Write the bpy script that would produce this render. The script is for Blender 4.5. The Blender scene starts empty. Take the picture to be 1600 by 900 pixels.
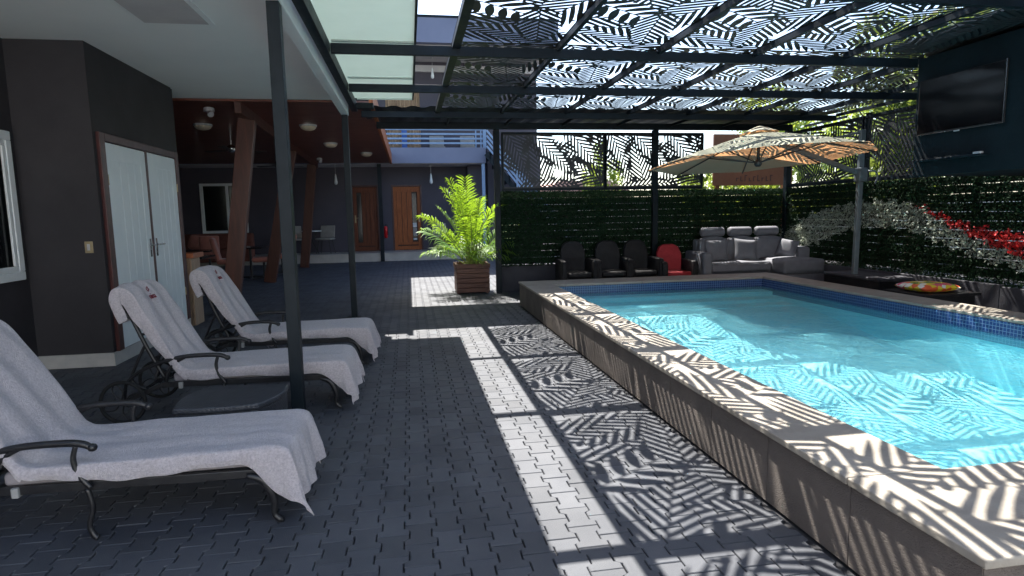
import bpy, bmesh, math, random
import numpy as np
from mathutils import Vector, Matrix, noise
R = math.radians
scene = bpy.context.scene
col = scene.collection

# ------------------------------------------------------------------ camera
F_PX, YAW, PITCH, ROLL, EYE = 947.8, .1657, .1214, .0184, 1.4
cy, sy, cp, sp, cr, sr = math.cos(YAW), math.sin(YAW), math.cos(PITCH), math.sin(PITCH), math.cos(ROLL), math.sin(ROLL)
fwd = Vector((sy*cp, cy*cp, -sp)); right = Vector((cy, -sy, 0)); down = fwd.cross(right)
r2 = cr*right + sr*down; d2 = -sr*right + cr*down
cam_data = bpy.data.cameras.new('camera'); cam = bpy.data.objects.new('camera', cam_data); col.objects.link(cam)
cam_data.sensor_fit = 'HORIZONTAL'; cam_data.sensor_width = 36; cam_data.lens = F_PX/1600*36
cam_data.clip_end = 2000; cam_data.clip_start = .05
cam.matrix_world = Matrix(((r2.x, -d2.x, -fwd.x, 0), (r2.y, -d2.y, -fwd.y, 0), (r2.z, -d2.z, -fwd.z, EYE), (0, 0, 0, 1)))
scene.camera = cam
# ------------------------------------------------------------------ sky, sun, exposure
KX, KY = .135, .614                      # metres a shadow moves per metre of drop
elev = math.atan(1/math.hypot(KX, KY)); azim = math.atan2(-KX, KY)
world = bpy.data.worlds.new('World'); scene.world = world; world.use_nodes = True
wn = world.node_tree; bg = wn.nodes['Background']
sky = wn.nodes.new('ShaderNodeTexSky'); sky.sky_type = 'NISHITA'; sky.sun_disc = False
sky.sun_elevation = elev; sky.sun_rotation = azim; sky.air_density = 1.0; sky.dust_density = 1.5
wn.links.new(sky.outputs[0], bg.inputs[0]); bg.inputs[1].default_value = .115
sd = bpy.data.lights.new('sun', 'SUN'); sd.energy = 5; sd.angle = R(.42); sd.color = (1, .95, .87)
sun = bpy.data.objects.new('sun', sd); col.objects.link(sun); sun.location = (-3, 8, 12)
sun.rotation_euler = Vector((KX, -KY, -1)).to_track_quat('-Z', 'Y').to_euler()
scene.view_settings.view_transform = 'Standard'; scene.view_settings.look = 'None'
scene.view_settings.gamma = 1; scene.view_settings.use_curve_mapping = False
scene.view_settings.exposure = 1.85
scene.render.engine = 'CYCLES'
scene.cycles.max_bounces = 8; scene.cycles.diffuse_bounces = 5; scene.cycles.transparent_max_bounces = 16
scene.cycles.transmission_bounces = 6; scene.cycles.sample_clamp_indirect = 6

rnd = random.Random(7)
# ------------------------------------------------------------------ materials
def srgb(r, g, b):
    f = lambda c: (c/255/12.92) if c/255 <= .04045 else ((c/255+.055)/1.055)**2.4
    return (f(r), f(g), f(b))
def nd(nt, t, **kw):
    n = nt.nodes.new('ShaderNode'+t)
    for k, v in kw.items(): setattr(n, k, v)
    return n
def mat(name, c1, c2=None, rough=.6, metal=0, scale=6, detail=6, stretch=None, bump=0, bscale=60, spec=.5,
        island=0, transl=None, tfac=.3, coat=0, sheen=0, rvar=.1, bstretch=None, two=False):
    m = bpy.data.materials.new(name); m.use_nodes = True; nt = m.node_tree; L = nt.links
    b = nt.nodes['Principled BSDF']; out = nt.nodes['Material Output']
    c2 = c2 or tuple(x*.75 for x in c1)
    tc = nd(nt, 'TexCoord'); mp = nd(nt, 'Mapping'); L.new(tc.outputs['Object'], mp.inputs[0])
    if stretch: mp.inputs['Scale'].default_value = stretch
    n = nd(nt, 'TexNoise'); n.inputs['Scale'].default_value = scale; n.inputs['Detail'].default_value = detail
    n.inputs['Roughness'].default_value = .6
    L.new(mp.outputs[0], n.inputs['Vector'])
    rp = nd(nt, 'ValToRGB'); rp.color_ramp.elements[0].position = .33; rp.color_ramp.elements[1].position = .67
    rp.color_ramp.elements[0].color = (*c1, 1); rp.color_ramp.elements[1].color = (*c2, 1)
    L.new(n.outputs[0], rp.inputs[0]); cs = rp.outputs[0]
    if island:
        g = nd(nt, 'NewGeometry'); mr = nd(nt, 'MapRange'); mr.inputs['To Min'].default_value = 1-island; mr.inputs['To Max'].default_value = 1+island
        L.new(g.outputs['Random Per Island'], mr.inputs[0])
        mx = nd(nt, 'VectorMath', operation='SCALE'); L.new(cs, mx.inputs[0]); L.new(mr.outputs[0], mx.inputs['Scale']); cs = mx.outputs[0]
    L.new(cs, b.inputs['Base Color'])
    b.inputs['Metallic'].default_value = metal; b.inputs['Specular IOR Level'].default_value = spec
    rr = nd(nt, 'MapRange'); rr.inputs['To Min'].default_value = max(.02, rough-rvar); rr.inputs['To Max'].default_value = min(1, rough+rvar)
    L.new(n.outputs[0], rr.inputs[0]); L.new(rr.outputs[0], b.inputs['Roughness'])
    if coat: b.inputs['Coat Weight'].default_value = coat; b.inputs['Coat Roughness'].default_value = .15
    if sheen: b.inputs['Sheen Weight'].default_value = sheen
    if bump:
        n2 = nd(nt, 'TexNoise'); n2.inputs['Scale'].default_value = bscale; n2.inputs['Detail'].default_value = 4
        mp2 = nd(nt, 'Mapping'); L.new(tc.outputs['Object'], mp2.inputs[0])
        if bstretch or stretch: mp2.inputs['Scale'].default_value = bstretch or stretch
        L.new(mp2.outputs[0], n2.inputs['Vector'])
        bp = nd(nt, 'Bump'); bp.inputs['Strength'].default_value = bump; bp.inputs['Distance'].default_value = .01
        L.new(n2.outputs[0], bp.inputs['Height']); L.new(bp.outputs[0], b.inputs['Normal'])
    if transl:
        tr = nd(nt, 'BsdfTranslucent'); tr.inputs[0].default_value = (*transl, 1)
        mxs = nd(nt, 'MixShader'); mxs.inputs[0].default_value = tfac
        L.new(b.outputs[0], mxs.inputs[1]); L.new(tr.outputs[0], mxs.inputs[2]); L.new(mxs.outputs[0], out.inputs[0])
    return m
M = {}
M['paver'] = mat('concrete paver', (.088, .093, .106), (.066, .071, .084), rough=.62, spec=.35, scale=2.2, island=.17, bump=.35, bscale=260, rvar=.12)
M['joint'] = mat('joint sand', (.03, .03, .034), rough=.95, bump=.4)
M['coping'] = mat('travertine coping', (.37, .335, .285), (.27, .24, .20), rough=.6, scale=4, detail=9, bump=.35, bscale=45)
M['poolwall'] = mat('ribbed stone cladding', (.18, .148, .128), (.115, .096, .085), rough=.75, scale=3, detail=12, bump=.9, bscale=90, bstretch=(1, 1, 3))
M['plaster'] = mat('pool plaster', (.36, .86, .93), (.32, .82, .91), rough=.6, scale=1.5)
M['steel'] = mat('dark painted steel', (.007, .014, .020), (.005, .010, .015), rough=.5, scale=8, bump=.05, bscale=150, spec=.22)
M['panel'] = mat('laser cut steel sheet', (.03, .032, .035), (.02, .022, .026), rough=.5, scale=6)
M['steel_blue'] = mat('blue grey painted rail', (.25, .36, .53), (.2, .3, .47), rough=.4, scale=5)
M['ceiling'] = mat('white ceiling plaster', (.88, .905, .90), (.84, .87, .87), rough=.85, scale=1.3, bump=.1, bscale=30)
M['white_trim'] = mat('white gloss trim', (.86, .89, .89), (.8, .83, .84), rough=.4, scale=5, bump=.04)
M['fiber'] = mat('translucent roof sheet', (.70, .76, .73), (.63, .70, .67), rough=.45, scale=2, transl=(.68, .76, .73), tfac=.3)
M['darkwall'] = mat('charcoal wall paint', (.040, .036, .041), (.026, .024, .028), rough=.72, scale=1.4, detail=12, bump=.15, bscale=120)
M['farwall'] = mat('plum grey wall paint', (.085, .075, .095), (.07, .062, .082), rough=.7, scale=1.2, bump=.1, bscale=60)
M['fascia'] = mat('lavender blue wall paint', (.20, .215, .30), (.175, .19, .27), rough=.7, scale=1.2, bump=.1)
M['soffit'] = mat('pale soffit', (.6, .58, .58), (.5, .48, .5), rough=.8, scale=2)
M['skirting'] = mat('concrete skirting', (.52, .5, .47), (.42, .41, .4), rough=.7, scale=6, bump=.15)
M['doorwhite'] = mat('white door paint', (.82, .87, .88), (.75, .81, .83), rough=.42, scale=3, bump=.06, bscale=80)
M['maroon'] = mat('maroon frame paint', (.075, .018, .016), (.05, .013, .013), rough=.4, scale=10)
M['chrome'] = mat('brushed chrome', (.6, .6, .6), (.5, .5, .5), rough=.25, metal=1, scale=10)
M['brass'] = mat('aged brass plate', (.42, .34, .2), (.34, .27, .16), rough=.4, metal=.4, scale=20)
M['woodceil'] = mat('varnished wood ceiling boards', (.19, .048, .022), (.085, .022, .012), rough=.42, scale=5, stretch=(.5, 6, 6), bump=.2, bscale=20, coat=.15)
M['woodbeam'] = mat('red brown timber', (.105, .028, .014), (.06, .016, .009), rough=.45, scale=4, stretch=(5, 5, .5), bump=.2, bscale=20, coat=.1)
M['doorwood'] = mat('varnished door timber', (.46, .135, .038), (.26, .07, .02), rough=.5, scale=5, stretch=(6, 6, .6), bump=.15, bscale=25, spec=.3)
M['doordark'] = mat('dark varnished door timber', (.20, .055, .022), (.11, .03, .013), rough=.5, scale=5, stretch=(6, 6, .6), spec=.3)
M['groove'] = mat('dark groove timber', (.06, .02, .01), rough=.7)
M['planterwood'] = mat('stained planter timber', (.15, .055, .032), (.07, .024, .015), rough=.5, scale=5, stretch=(.6, .6, 7), bump=.4, bscale=25)
M['paleplank'] = mat('pale pine planks', (.42, .29, .19), (.32, .21, .135), rough=.6, scale=5, stretch=(7, 7, .6), bump=.2, bscale=25)
M['orangewood'] = mat('orange timber top', (.42, .13, .05), (.3, .09, .035), rough=.5, scale=5, stretch=(.6, 6, 6))
M['tile'] = mat('pale marble tile', (.5, .47, .43), (.4, .37, .34), rough=.4, scale=3, detail=10, bump=.05)
M['towel'] = mat('grey lilac terry towel', (.67, .615, .64), (.44, .395, .425), rough=.95, scale=95, bump=1, bscale=260, sheen=.5, detail=8)
M['towelback'] = mat('sun lounger cushion', (.36, .33, .35), rough=.95, bump=.4, bscale=200)
M['castalu'] = mat('black cast aluminium', (.012, .012, .014), (.02, .02, .022), rough=.36, scale=30, bump=.15, bscale=120)
M['rubber'] = mat('black rubber', (.015, .015, .015), rough=.8)
M['clip'] = mat('pale strap clip', (.36, .36, .35), rough=.6)
M['redthread'] = mat('dark red embroidery', (.22, .035, .05), (.15, .02, .03), rough=.8)
M['rattan'] = mat('black woven rattan', (.02, .02, .022), (.012, .012, .014), rough=.5, scale=8, bump=.6, bscale=120, spec=.2)
M['sofafab'] = mat('grey sofa fabric', (.17, .175, .20), (.14, .145, .168), rough=.75, scale=8, bump=.25, bscale=150)
M['redfab'] = mat('red cushion fabric', (.38, .02, .03), (.28, .014, .022), rough=.7, scale=8, bump=.2)
M['terra'] = mat('terracotta velvet', (.42, .15, .105), (.32, .11, .075), rough=.8, scale=8, sheen=.3)
M['terradark'] = mat('brown velvet', (.2, .065, .045), (.14, .045, .03), rough=.8, scale=8)
M['greychair'] = mat('taupe grey upholstery', (.36, .33, .30), (.28, .26, .24), rough=.7, scale=8)
M['blacktop'] = mat('black gloss table top', (.03, .026, .026), rough=.18, scale=5)
M['tvscreen'] = mat('tv screen glass', (.006, .006, .007), rough=.12, scale=3, rvar=.02)
M['tvwall'] = mat('ink blue wall paint', (.006, .014, .019), (.0035, .009, .013), rough=.8, spec=.2, scale=2.5, bump=.4, bscale=25)
M['slat'] = mat('dark fence slat', (.02, .022, .02), rough=.8, bump=.2)
M['plinth'] = mat('charcoal plinth plaster', (.05, .05, .06), (.035, .035, .045), rough=.8, scale=4, bump=.3, bscale=60)
def leafmat(n, a, b, t, f=.3, r=.5, sp=.5): return mat(n, a, b, rough=r, spec=sp, scale=9, island=.45, transl=t, tfac=f)
M['boxleaf'] = leafmat('artificial boxwood leaf', (.014, .036, .018), (.022, .048, .022), (.03, .07, .022), .12, .75, .15)
M['paleleaf'] = leafmat('pale silver leaf', (.40, .44, .36), (.3, .35, .29), (.4, .44, .34), .25)
M['redflower'] = leafmat('red artificial flower', (.62, .028, .028), (.42, .014, .018), (.6, .04, .03), .2)
M['palmleaf'] = leafmat('areca palm leaflet', (.12, .25, .028), (.07, .16, .018), (.36, .56, .03), .38)
M['palmstem'] = mat('palm cane', (.24, .30, .06), (.14, .19, .05), rough=.5, scale=14)
M['treeleaf'] = leafmat('tree leaf', (.08, .13, .03), (.05, .09, .022), (.30, .38, .06), .28)
M['treeleaf2'] = leafmat('light tree leaf', (.14, .21, .04), (.1, .16, .035), (.45, .55, .08), .42)
M['bark'] = mat('tree bark', (.12, .09, .06), (.07, .05, .035), rough=.9, bump=.6, bscale=30)
M['umbrella'] = mat('sage umbrella cloth', (.47, .48, .37), (.42, .43, .33), rough=.85, scale=3, transl=(.72, .36, .16), tfac=.30, bump=.1)
M['polegrey'] = mat('grey aluminium pole', (.17, .2, .22), (.13, .16, .18), rough=.4, metal=.2, scale=8)
M['ribdark'] = mat('dark umbrella rib', (.03, .035, .04), rough=.4)
M['signboard'] = mat('rust brown sign board', (.24, .095, .045), (.18, .07, .034), rough=.5, scale=3, transl=(.4, .15, .06), tfac=.12)
M['signtext'] = mat('dark raised lettering', (.09, .04, .03), rough=.6)
M['glass'] = mat('dark window glass', (.008, .01, .011), rough=.08, scale=3, rvar=.02, spec=.25)
M['curtain'] = mat('striped tan curtain', (.50, .35, .22), (.27, .17, .11), rough=.9, scale=3, stretch=(9, 9, .3))
M['bluepl'] = mat('bright blue plastic', (.03, .12, .45), rough=.4)
M['lampglass'] = mat('cream lamp glass', (.75, .62, .45), rough=.35)
M['lampmetal'] = mat('white lamp metal', (.62, .62, .64), rough=.35, metal=.3)
M['fan'] = mat('black fan blade', (.02, .02, .02), rough=.4)
M['extred'] = mat('fire extinguisher red', (.65, .015, .02), rough=.3)
M['paper'] = mat('white paper notice', (.8, .82, .8), (.45, .47, .47), rough=.7, scale=10)
M['houserender'] = mat('cream render', (.75, .70, .62), (.68, .63, .56), rough=.8, scale=1)
M['houseroof'] = mat('faded pink roof tile', (.62, .36, .28), (.5, .28, .22), rough=.8, scale=4, bump=.4, bscale=12)
M['ochrewall'] = mat('ochre render', (.62, .46, .22), (.55, .4, .2), rough=.8)
def mosaic():
    m = bpy.data.materials.new('blue mosaic tile'); m.use_nodes = True; nt = m.node_tree; L = nt.links; b = nt.nodes['Principled BSDF']
    tc = nd(nt, 'TexCoord'); sx = nd(nt, 'SeparateXYZ'); L.new(tc.outputs['Object'], sx.inputs[0])
    ad = nd(nt, 'Math', operation='ADD'); L.new(sx.outputs[0], ad.inputs[0]); L.new(sx.outputs[1], ad.inputs[1])
    cb = nd(nt, 'CombineXYZ'); L.new(ad.outputs[0], cb.inputs[0]); L.new(sx.outputs[2], cb.inputs[1])
    br = nd(nt, 'TexBrick'); br.offset = 0; br.inputs['Scale'].default_value = 1; br.inputs['Brick Width'].default_value = .0345
    br.inputs['Row Height'].default_value = .0345; br.inputs['Mortar Size'].default_value = .0028; br.inputs['Mortar Smooth'].default_value = .1
    br.inputs['Color1'].default_value = (.008, .028, .12, 1); br.inputs['Color2'].default_value = (.012, .045, .18, 1); br.inputs['Mortar'].default_value = (.15, .22, .36, 1)
    L.new(cb.outputs[0], br.inputs[0]); L.new(br.outputs[0], b.inputs['Base Color']); b.inputs['Roughness'].default_value = .15
    return m
M['mosaic'] = mosaic()
def water_mat():
    m = bpy.data.materials.new('pool water'); m.use_nodes = True; nt = m.node_tree; L = nt.links; nt.nodes.clear()
    out = nd(nt, 'OutputMaterial'); tr = nd(nt, 'BsdfTransparent'); gl = nd(nt, 'BsdfGlossy'); gl.inputs['Roughness'].default_value = .03
    tc = nd(nt, 'TexCoord'); n0 = nd(nt, 'TexNoise'); n0.inputs['Scale'].default_value = 3.5; n0.inputs['Detail'].default_value = 3
    L.new(tc.outputs['Object'], n0.inputs['Vector'])
    # caustics painted into the transmission colour: thin bright veins and dim cells
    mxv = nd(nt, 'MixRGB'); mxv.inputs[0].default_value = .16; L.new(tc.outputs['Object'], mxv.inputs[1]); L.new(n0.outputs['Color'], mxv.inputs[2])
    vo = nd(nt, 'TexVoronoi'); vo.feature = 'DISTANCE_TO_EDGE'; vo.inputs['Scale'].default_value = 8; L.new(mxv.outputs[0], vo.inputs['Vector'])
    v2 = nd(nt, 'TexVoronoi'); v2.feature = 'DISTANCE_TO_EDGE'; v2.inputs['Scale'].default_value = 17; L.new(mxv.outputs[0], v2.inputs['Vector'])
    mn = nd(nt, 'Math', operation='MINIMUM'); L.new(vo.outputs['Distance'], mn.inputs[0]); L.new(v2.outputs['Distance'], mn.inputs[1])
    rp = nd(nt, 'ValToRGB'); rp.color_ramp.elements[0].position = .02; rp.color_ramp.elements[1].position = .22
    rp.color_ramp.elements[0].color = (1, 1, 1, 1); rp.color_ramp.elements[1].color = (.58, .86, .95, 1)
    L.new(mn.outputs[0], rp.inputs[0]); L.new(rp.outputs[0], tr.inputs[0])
    fr = nd(nt, 'Fresnel'); fr.inputs[0].default_value = 1.24
    n1 = nd(nt, 'TexNoise'); n1.inputs['Scale'].default_value = 5; n1.inputs['Detail'].default_value = 3; n1.inputs['Distortion'].default_value = .6
    L.new(tc.outputs['Object'], n1.inputs['Vector'])
    bp = nd(nt, 'Bump'); bp.inputs['Strength'].default_value = .5; bp.inputs['Distance'].default_value = .02; L.new(n1.outputs[0], bp.inputs['Height'])
    L.new(bp.outputs[0], fr.inputs['Normal']); L.new(bp.outputs[0], gl.inputs['Normal'])
    fm = nd(nt, 'Math', operation='MULTIPLY'); fm.inputs[1].default_value = .5; L.new(fr.outputs[0], fm.inputs[0]); mx = nd(nt, 'MixShader'); L.new(fm.outputs[0], mx.inputs[0]); rf_ = nd(nt, 'BsdfRefraction'); rf_.inputs['IOR'].default_value = 1.16; rf_.inputs['Roughness'].default_value = 0; rf_.inputs[0].default_value = (.86, .97, 1, 1)
    b2 = nd(nt, 'Bump'); b2.inputs['Strength'].default_value = 1; b2.inputs['Distance'].default_value = .03; n9 = nd(nt, 'TexNoise'); n9.inputs['Scale'].default_value = 17; n9.inputs['Detail'].default_value = 2; n9.inputs['Distortion'].default_value = .8
    L.new(tc.outputs['Object'], n9.inputs['Vector']); L.new(n9.outputs[0], b2.inputs['Height']); L.new(b2.outputs[0], rf_.inputs['Normal'])
    mt = nd(nt, 'MixShader'); mt.inputs[0].default_value = .36; L.new(tr.outputs[0], mt.inputs[1]); L.new(rf_.outputs[0], mt.inputs[2])
    L.new(mt.outputs[0], mx.inputs[1]); L.new(gl.outputs[0], mx.inputs[2]); L.new(mx.outputs[0], out.inputs[0])
    return m
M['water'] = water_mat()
def floral():
    m = bpy.data.materials.new('floral cushion print'); m.use_nodes = True; nt = m.node_tree; L = nt.links; b = nt.nodes['Principled BSDF']
    tc = nd(nt, 'TexCoord'); vo = nd(nt, 'TexVoronoi'); vo.inputs['Scale'].default_value = 15; L.new(tc.outputs['Object'], vo.inputs['Vector'])
    sx = nd(nt, 'SeparateXYZ'); L.new(vo.outputs['Color'], sx.inputs[0])
    rp = nd(nt, 'ValToRGB'); rp.color_ramp.interpolation = 'CONSTANT'; e = rp.color_ramp.elements
    e[0].color = (.75, .58, .03, 1)
    for p, c in ((.28, (.75, .12, .03)), (.42, (.8, .78, .7)), (.62, (.06, .2, .05)), (.74, (.7, .1, .18)), (.86, (.8, .6, .05))):
        q = e.new(p); q.color = (*c, 1)
    L.new(sx.outputs[0], rp.inputs[0]); L.new(rp.outputs[0], b.inputs['Base Color']); b.inputs['Roughness'].default_value = .7
    return m
M['floral'] = floral()
def weave():
    m = mat('charcoal wicker weave', (.045, .05, .062), (.035, .04, .05), rough=.45, scale=10); nt = m.node_tree; L = nt.links
    tc = nd(nt, 'TexCoord'); ck = nd(nt, 'TexWave'); ck.inputs['Scale'].default_value = 26; ck.bands_direction = 'DIAGONAL'; L.new(tc.outputs['Object'], ck.inputs['Vector'])
    mp = nd(nt, 'Mapping'); mp.inputs['Scale'].default_value = (-1, 1, 1); L.new(tc.outputs['Object'], mp.inputs[0])
    c2 = nd(nt, 'TexWave'); c2.inputs['Scale'].default_value = 26; c2.bands_direction = 'DIAGONAL'; L.new(mp.outputs[0], c2.inputs['Vector'])
    mu = nd(nt, 'Math', operation='MULTIPLY'); L.new(ck.outputs['Fac'], mu.inputs[0]); L.new(c2.outputs['Fac'], mu.inputs[1])
    bp = nd(nt, 'Bump'); bp.inputs['Strength'].default_value = .6; bp.inputs['Distance'].default_value = .003; L.new(mu.outputs[0], bp.inputs['Height'])
    L.new(bp.outputs[0], nt.nodes['Principled BSDF'].inputs['Normal'])
    return m
M['weave'] = weave()

# ------------------------------------------------------------------ mesh helpers
ORG = {}
class MB:
    def __init__(s): s.v = []; s.f = []
    def add(s, vs, fs):
        k = len(s.v); s.v += [tuple(p) for p in vs]; s.f += [tuple(i+k for i in f) for f in fs]; return s
    def box(s, x0, x1, y0, y1, z0, z1):
        return s.add([(x0,y0,z0),(x1,y0,z0),(x1,y1,z0),(x0,y1,z0),(x0,y0,z1),(x1,y0,z1),(x1,y1,z1),(x0,y1,z1)],
                     [(0,3,2,1),(4,5,6,7),(0,1,5,4),(1,2,6,5),(2,3,7,6),(3,0,4,7)])
    def rbox(s, x0, x1, y0, y1, z0, z1, r=.03, n=3, puff=0):     # rounded box (cushion)
        bm = bmesh.new(); bmesh.ops.create_cube(bm, size=1)
        sx, sy_, sz = x1-x0, y1-y0, z1-z0
        for v in bm.verts: v.co = Vector((v.co.x*sx, v.co.y*sy_, v.co.z*sz))
        if puff:
            bmesh.ops.subdivide_edges(bm, edges=bm.edges[:], cuts=5, use_grid_fill=True)
            for v in bm.verts:
                a, b_, c = v.co.x/sx*2, v.co.y/sy_*2, v.co.z/sz*2
                d = sorted((abs(a), abs(b_), abs(c)))
                k = (1-d[0]**2)*(1-d[1]**2)
                if abs(c) > .99: v.co.z += math.copysign(puff*(1-a*a)*(1-b_*b_), c)
                if abs(b_) > .99: v.co.y += math.copysign(puff*.6*(1-a*a)*(1-c*c), b_)
                if abs(a) > .99: v.co.x += math.copysign(puff*.6*(1-c*c)*(1-b_*b_), a)
            ed = [e for e in bm.edges if e.calc_face_angle(0) > 1.0]
        else: ed = bm.edges[:]
        bmesh.ops.bevel(bm, geom=ed, offset=r, segments=n, affect='EDGES', profile=.5)
        bm.verts.index_update()
        c = Vector(((x0+x1)/2, (y0+y1)/2, (z0+z1)/2))
        s.add([v.co+c for v in bm.verts], [tuple(v.index for v in f.verts) for f in bm.faces]); bm.free(); return s
    def bar(s, p, q, w, h, up=(0, 0, 1)):                        # rectangular bar from p to q
        p, q = Vector(p), Vector(q); d = (q-p).normalized(); a = d.cross(Vector(up))
        if a.length < 1e-4: a = d.cross(Vector((0, 1, 0)))
        a.normalize(); b = a.cross(d).normalized(); a *= w/2; b *= h/2
        return s.add([p-a-b, p+a-b, p+a+b, p-a+b, q-a-b, q+a-b, q+a+b, q-a+b],
                     [(0,3,2,1),(4,5,6,7),(0,1,5,4),(1,2,6,5),(2,3,7,6),(3,0,4,7)][0:0] or [(0,1,2,3),(7,6,5,4),(4,5,1,0),(5,6,2,1),(6,7,3,2),(7,4,0,3)])
    def tube(s, pts, r, n=8, close=False, sub=0):
        P = [Vector(p) for p in pts]
        if sub:                                                  # Catmull-Rom
            Q = []; m = len(P); rl = [r]*m if not isinstance(r, (list, tuple)) else list(r); RR = []
            rng = range(m if close else m-1)
            for i in rng:
                g = (lambda k: P[k % m]) if close else (lambda k: P[min(max(k, 0), m-1)])
                a, b, c, d = g(i-1), g(i), g(i+1), g(i+2)
                for j in range(sub):
                    t = j/sub; Q.append(.5*((2*b)+(c-a)*t+(2*a-5*b+4*c-d)*t*t+(3*b-a-3*c+d)*t**3)); RR.append(rl[i]*(1-t)+rl[(i+1) % m]*t)
            if not close: Q.append(P[-1]); RR.append(rl[-1])
            P, r = Q, RR
        m = len(P); rl = r if isinstance(r, (list, tuple)) else [r]*m
        T = [((P[(i+1) % m]-P[i-1]) if close else (P[min(i+1, m-1)]-P[max(i-1, 0)])).normalized() for i in range(m)]
        u = T[0].orthogonal().normalized(); vs = []
        for i in range(m):
            u = (u-T[i]*u.dot(T[i])); u = u.normalized() if u.length > 1e-6 else T[i].orthogonal().normalized()
            w = T[i].cross(u)
            for k in range(n):
                a = 2*math.pi*k/n; vs.append(P[i]+(u*math.cos(a)+w*math.sin(a))*rl[i])
        fs = []
        for i in range(m if close else m-1):
            for k in range(n):
                a, b = i*n+k, i*n+(k+1) % n; c, d = ((i+1) % m)*n+(k+1) % n, ((i+1) % m)*n+k
                fs.append((a, b, c, d))
        if not close: fs += [tuple(range(n))[::-1], tuple((m-1)*n+k for k in range(n))]
        return s.add(vs, fs)
    def lathe(s, prof, c=(0, 0, 0), n=24):
        vs = []; fs = []
        for (r, z) in prof:
            for k in range(n):
                a = 2*math.pi*k/n; vs.append((c[0]+r*math.cos(a), c[1]+r*math.sin(a), c[2]+z))
        for i in range(len(prof)-1):
            for k in range(n): fs.append((i*n+k, i*n+(k+1) % n, (i+1)*n+(k+1) % n, (i+1)*n+k))
        fs += [tuple(range(n))[::-1], tuple((len(prof)-1)*n+k for k in range(n))]
        return s.add(vs, fs)
    def prism(s, poly, axis, a, b):                              # poly in the two other axes
        n = len(poly); mk = {'x': lambda p, t: (t, p[0], p[1]), 'y': lambda p, t: (p[0], t, p[1]), 'z': lambda p, t: (p[0], p[1], t)}[axis]
        vs = [mk(p, a) for p in poly]+[mk(p, b) for p in poly]
        return s.add(vs, [tuple(range(n)), tuple(range(2*n-1, n-1, -1))]+[(i, i+n, (i+1) % n+n, (i+1) % n) for i in range(n)])
    def build(s, name, m, parent=None, smooth=False, bevel=0, seg=2):
        o = ORG.get(parent.name, Vector()) if parent else Vector()
        me = bpy.data.meshes.new(name); me.from_pydata([(x-o[0], y-o[1], z-o[2]) for x, y, z in s.v], [], s.f)
        me.materials.append(m); ob = bpy.data.objects.new(name, me); col.objects.link(ob)
        bm = bmesh.new(); bm.from_mesh(me)
        if not isinstance(smooth, str): bmesh.ops.recalc_face_normals(bm, faces=bm.faces)
        bm.to_mesh(me); bm.free()
        if smooth: me.polygons.foreach_set('use_smooth', [True]*len(me.polygons))
        if bevel:
            b = ob.modifiers.new('bevel', 'BEVEL'); b.width = bevel; b.segments = seg; b.limit_method = 'ANGLE'; b.harden_normals = False
        if parent: ob.parent = parent
        ORG[ob.name] = o
        return ob
def npmesh(name, V, Fs, m, parent=None, smooth=False):           # quads / tris as numpy, quick
    me = bpy.data.meshes.new(name); me.vertices.add(len(V)); me.vertices.foreach_set('co', np.asarray(V, 'f').ravel())
    idx = np.concatenate([np.asarray(f).ravel() for f in Fs]); tot = np.concatenate([np.full(len(f), np.asarray(f).shape[1]) for f in Fs])
    st = np.concatenate([[0], np.cumsum(tot)[:-1]])
    me.loops.add(len(idx)); me.loops.foreach_set('vertex_index', idx.astype('i'))
    me.polygons.add(len(tot)); me.polygons.foreach_set('loop_start', st.astype('i'))
    me.polygons.foreach_set('use_smooth', [bool(smooth)]*len(me.polygons)); me.update(calc_edges=True); me.validate(); me.materials.append(m)
    if smooth: me.polygons.foreach_set('use_smooth', [True]*len(me.polygons))
    ob = bpy.data.objects.new(name, me); col.objects.link(ob)
    if parent: ob.parent = parent; ORG[ob.name] = ORG.get(parent.name, Vector())
    return ob
def tag(o, label, cat, group=None):
    o['label'] = label; o['category'] = cat
    if group: o['group'] = group
    return o
def thing(name, label, cat, loc=(0, 0, 0), group=None):
    o = bpy.data.objects.new(name, None); col.objects.link(o); o.location = loc; o.empty_display_size = .2
    ORG[o.name] = Vector(loc); return tag(o, label, cat, group)
def struct(o): o['kind'] = 'structure'; return o
def dup(root, loc, rotz=0, label=None, group=None, scale=None):
    def cp_(o, par):
        c = o.copy(); col.objects.link(c); c.parent = par
        for ch in o.children: cp_(ch, c)
        return c
    kids = list(root.children); r = root.copy(); col.objects.link(r)
    for ch in kids: cp_(ch, r)
    r.location = loc; r.rotation_euler = (0, 0, rotz)
    if scale: r.scale = scale
    if label: r['label'] = label
    if group: r['group'] = group
    return r
def text_mesh(name, s, size, m, parent, matrix, depth=.002):
    cu = bpy.data.curves.new(name, 'FONT'); cu.body = s; cu.size = size; cu.extrude = depth; cu.align_x = 'CENTER'
    t = bpy.data.objects.new(name, cu); me = bpy.data.meshes.new_from_object(t); bpy.data.objects.remove(t); bpy.data.curves.remove(cu)
    me.materials.append(m); me.transform(matrix); o = bpy.data.objects.new(name, me); col.objects.link(o); o.parent = parent; return o

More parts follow.
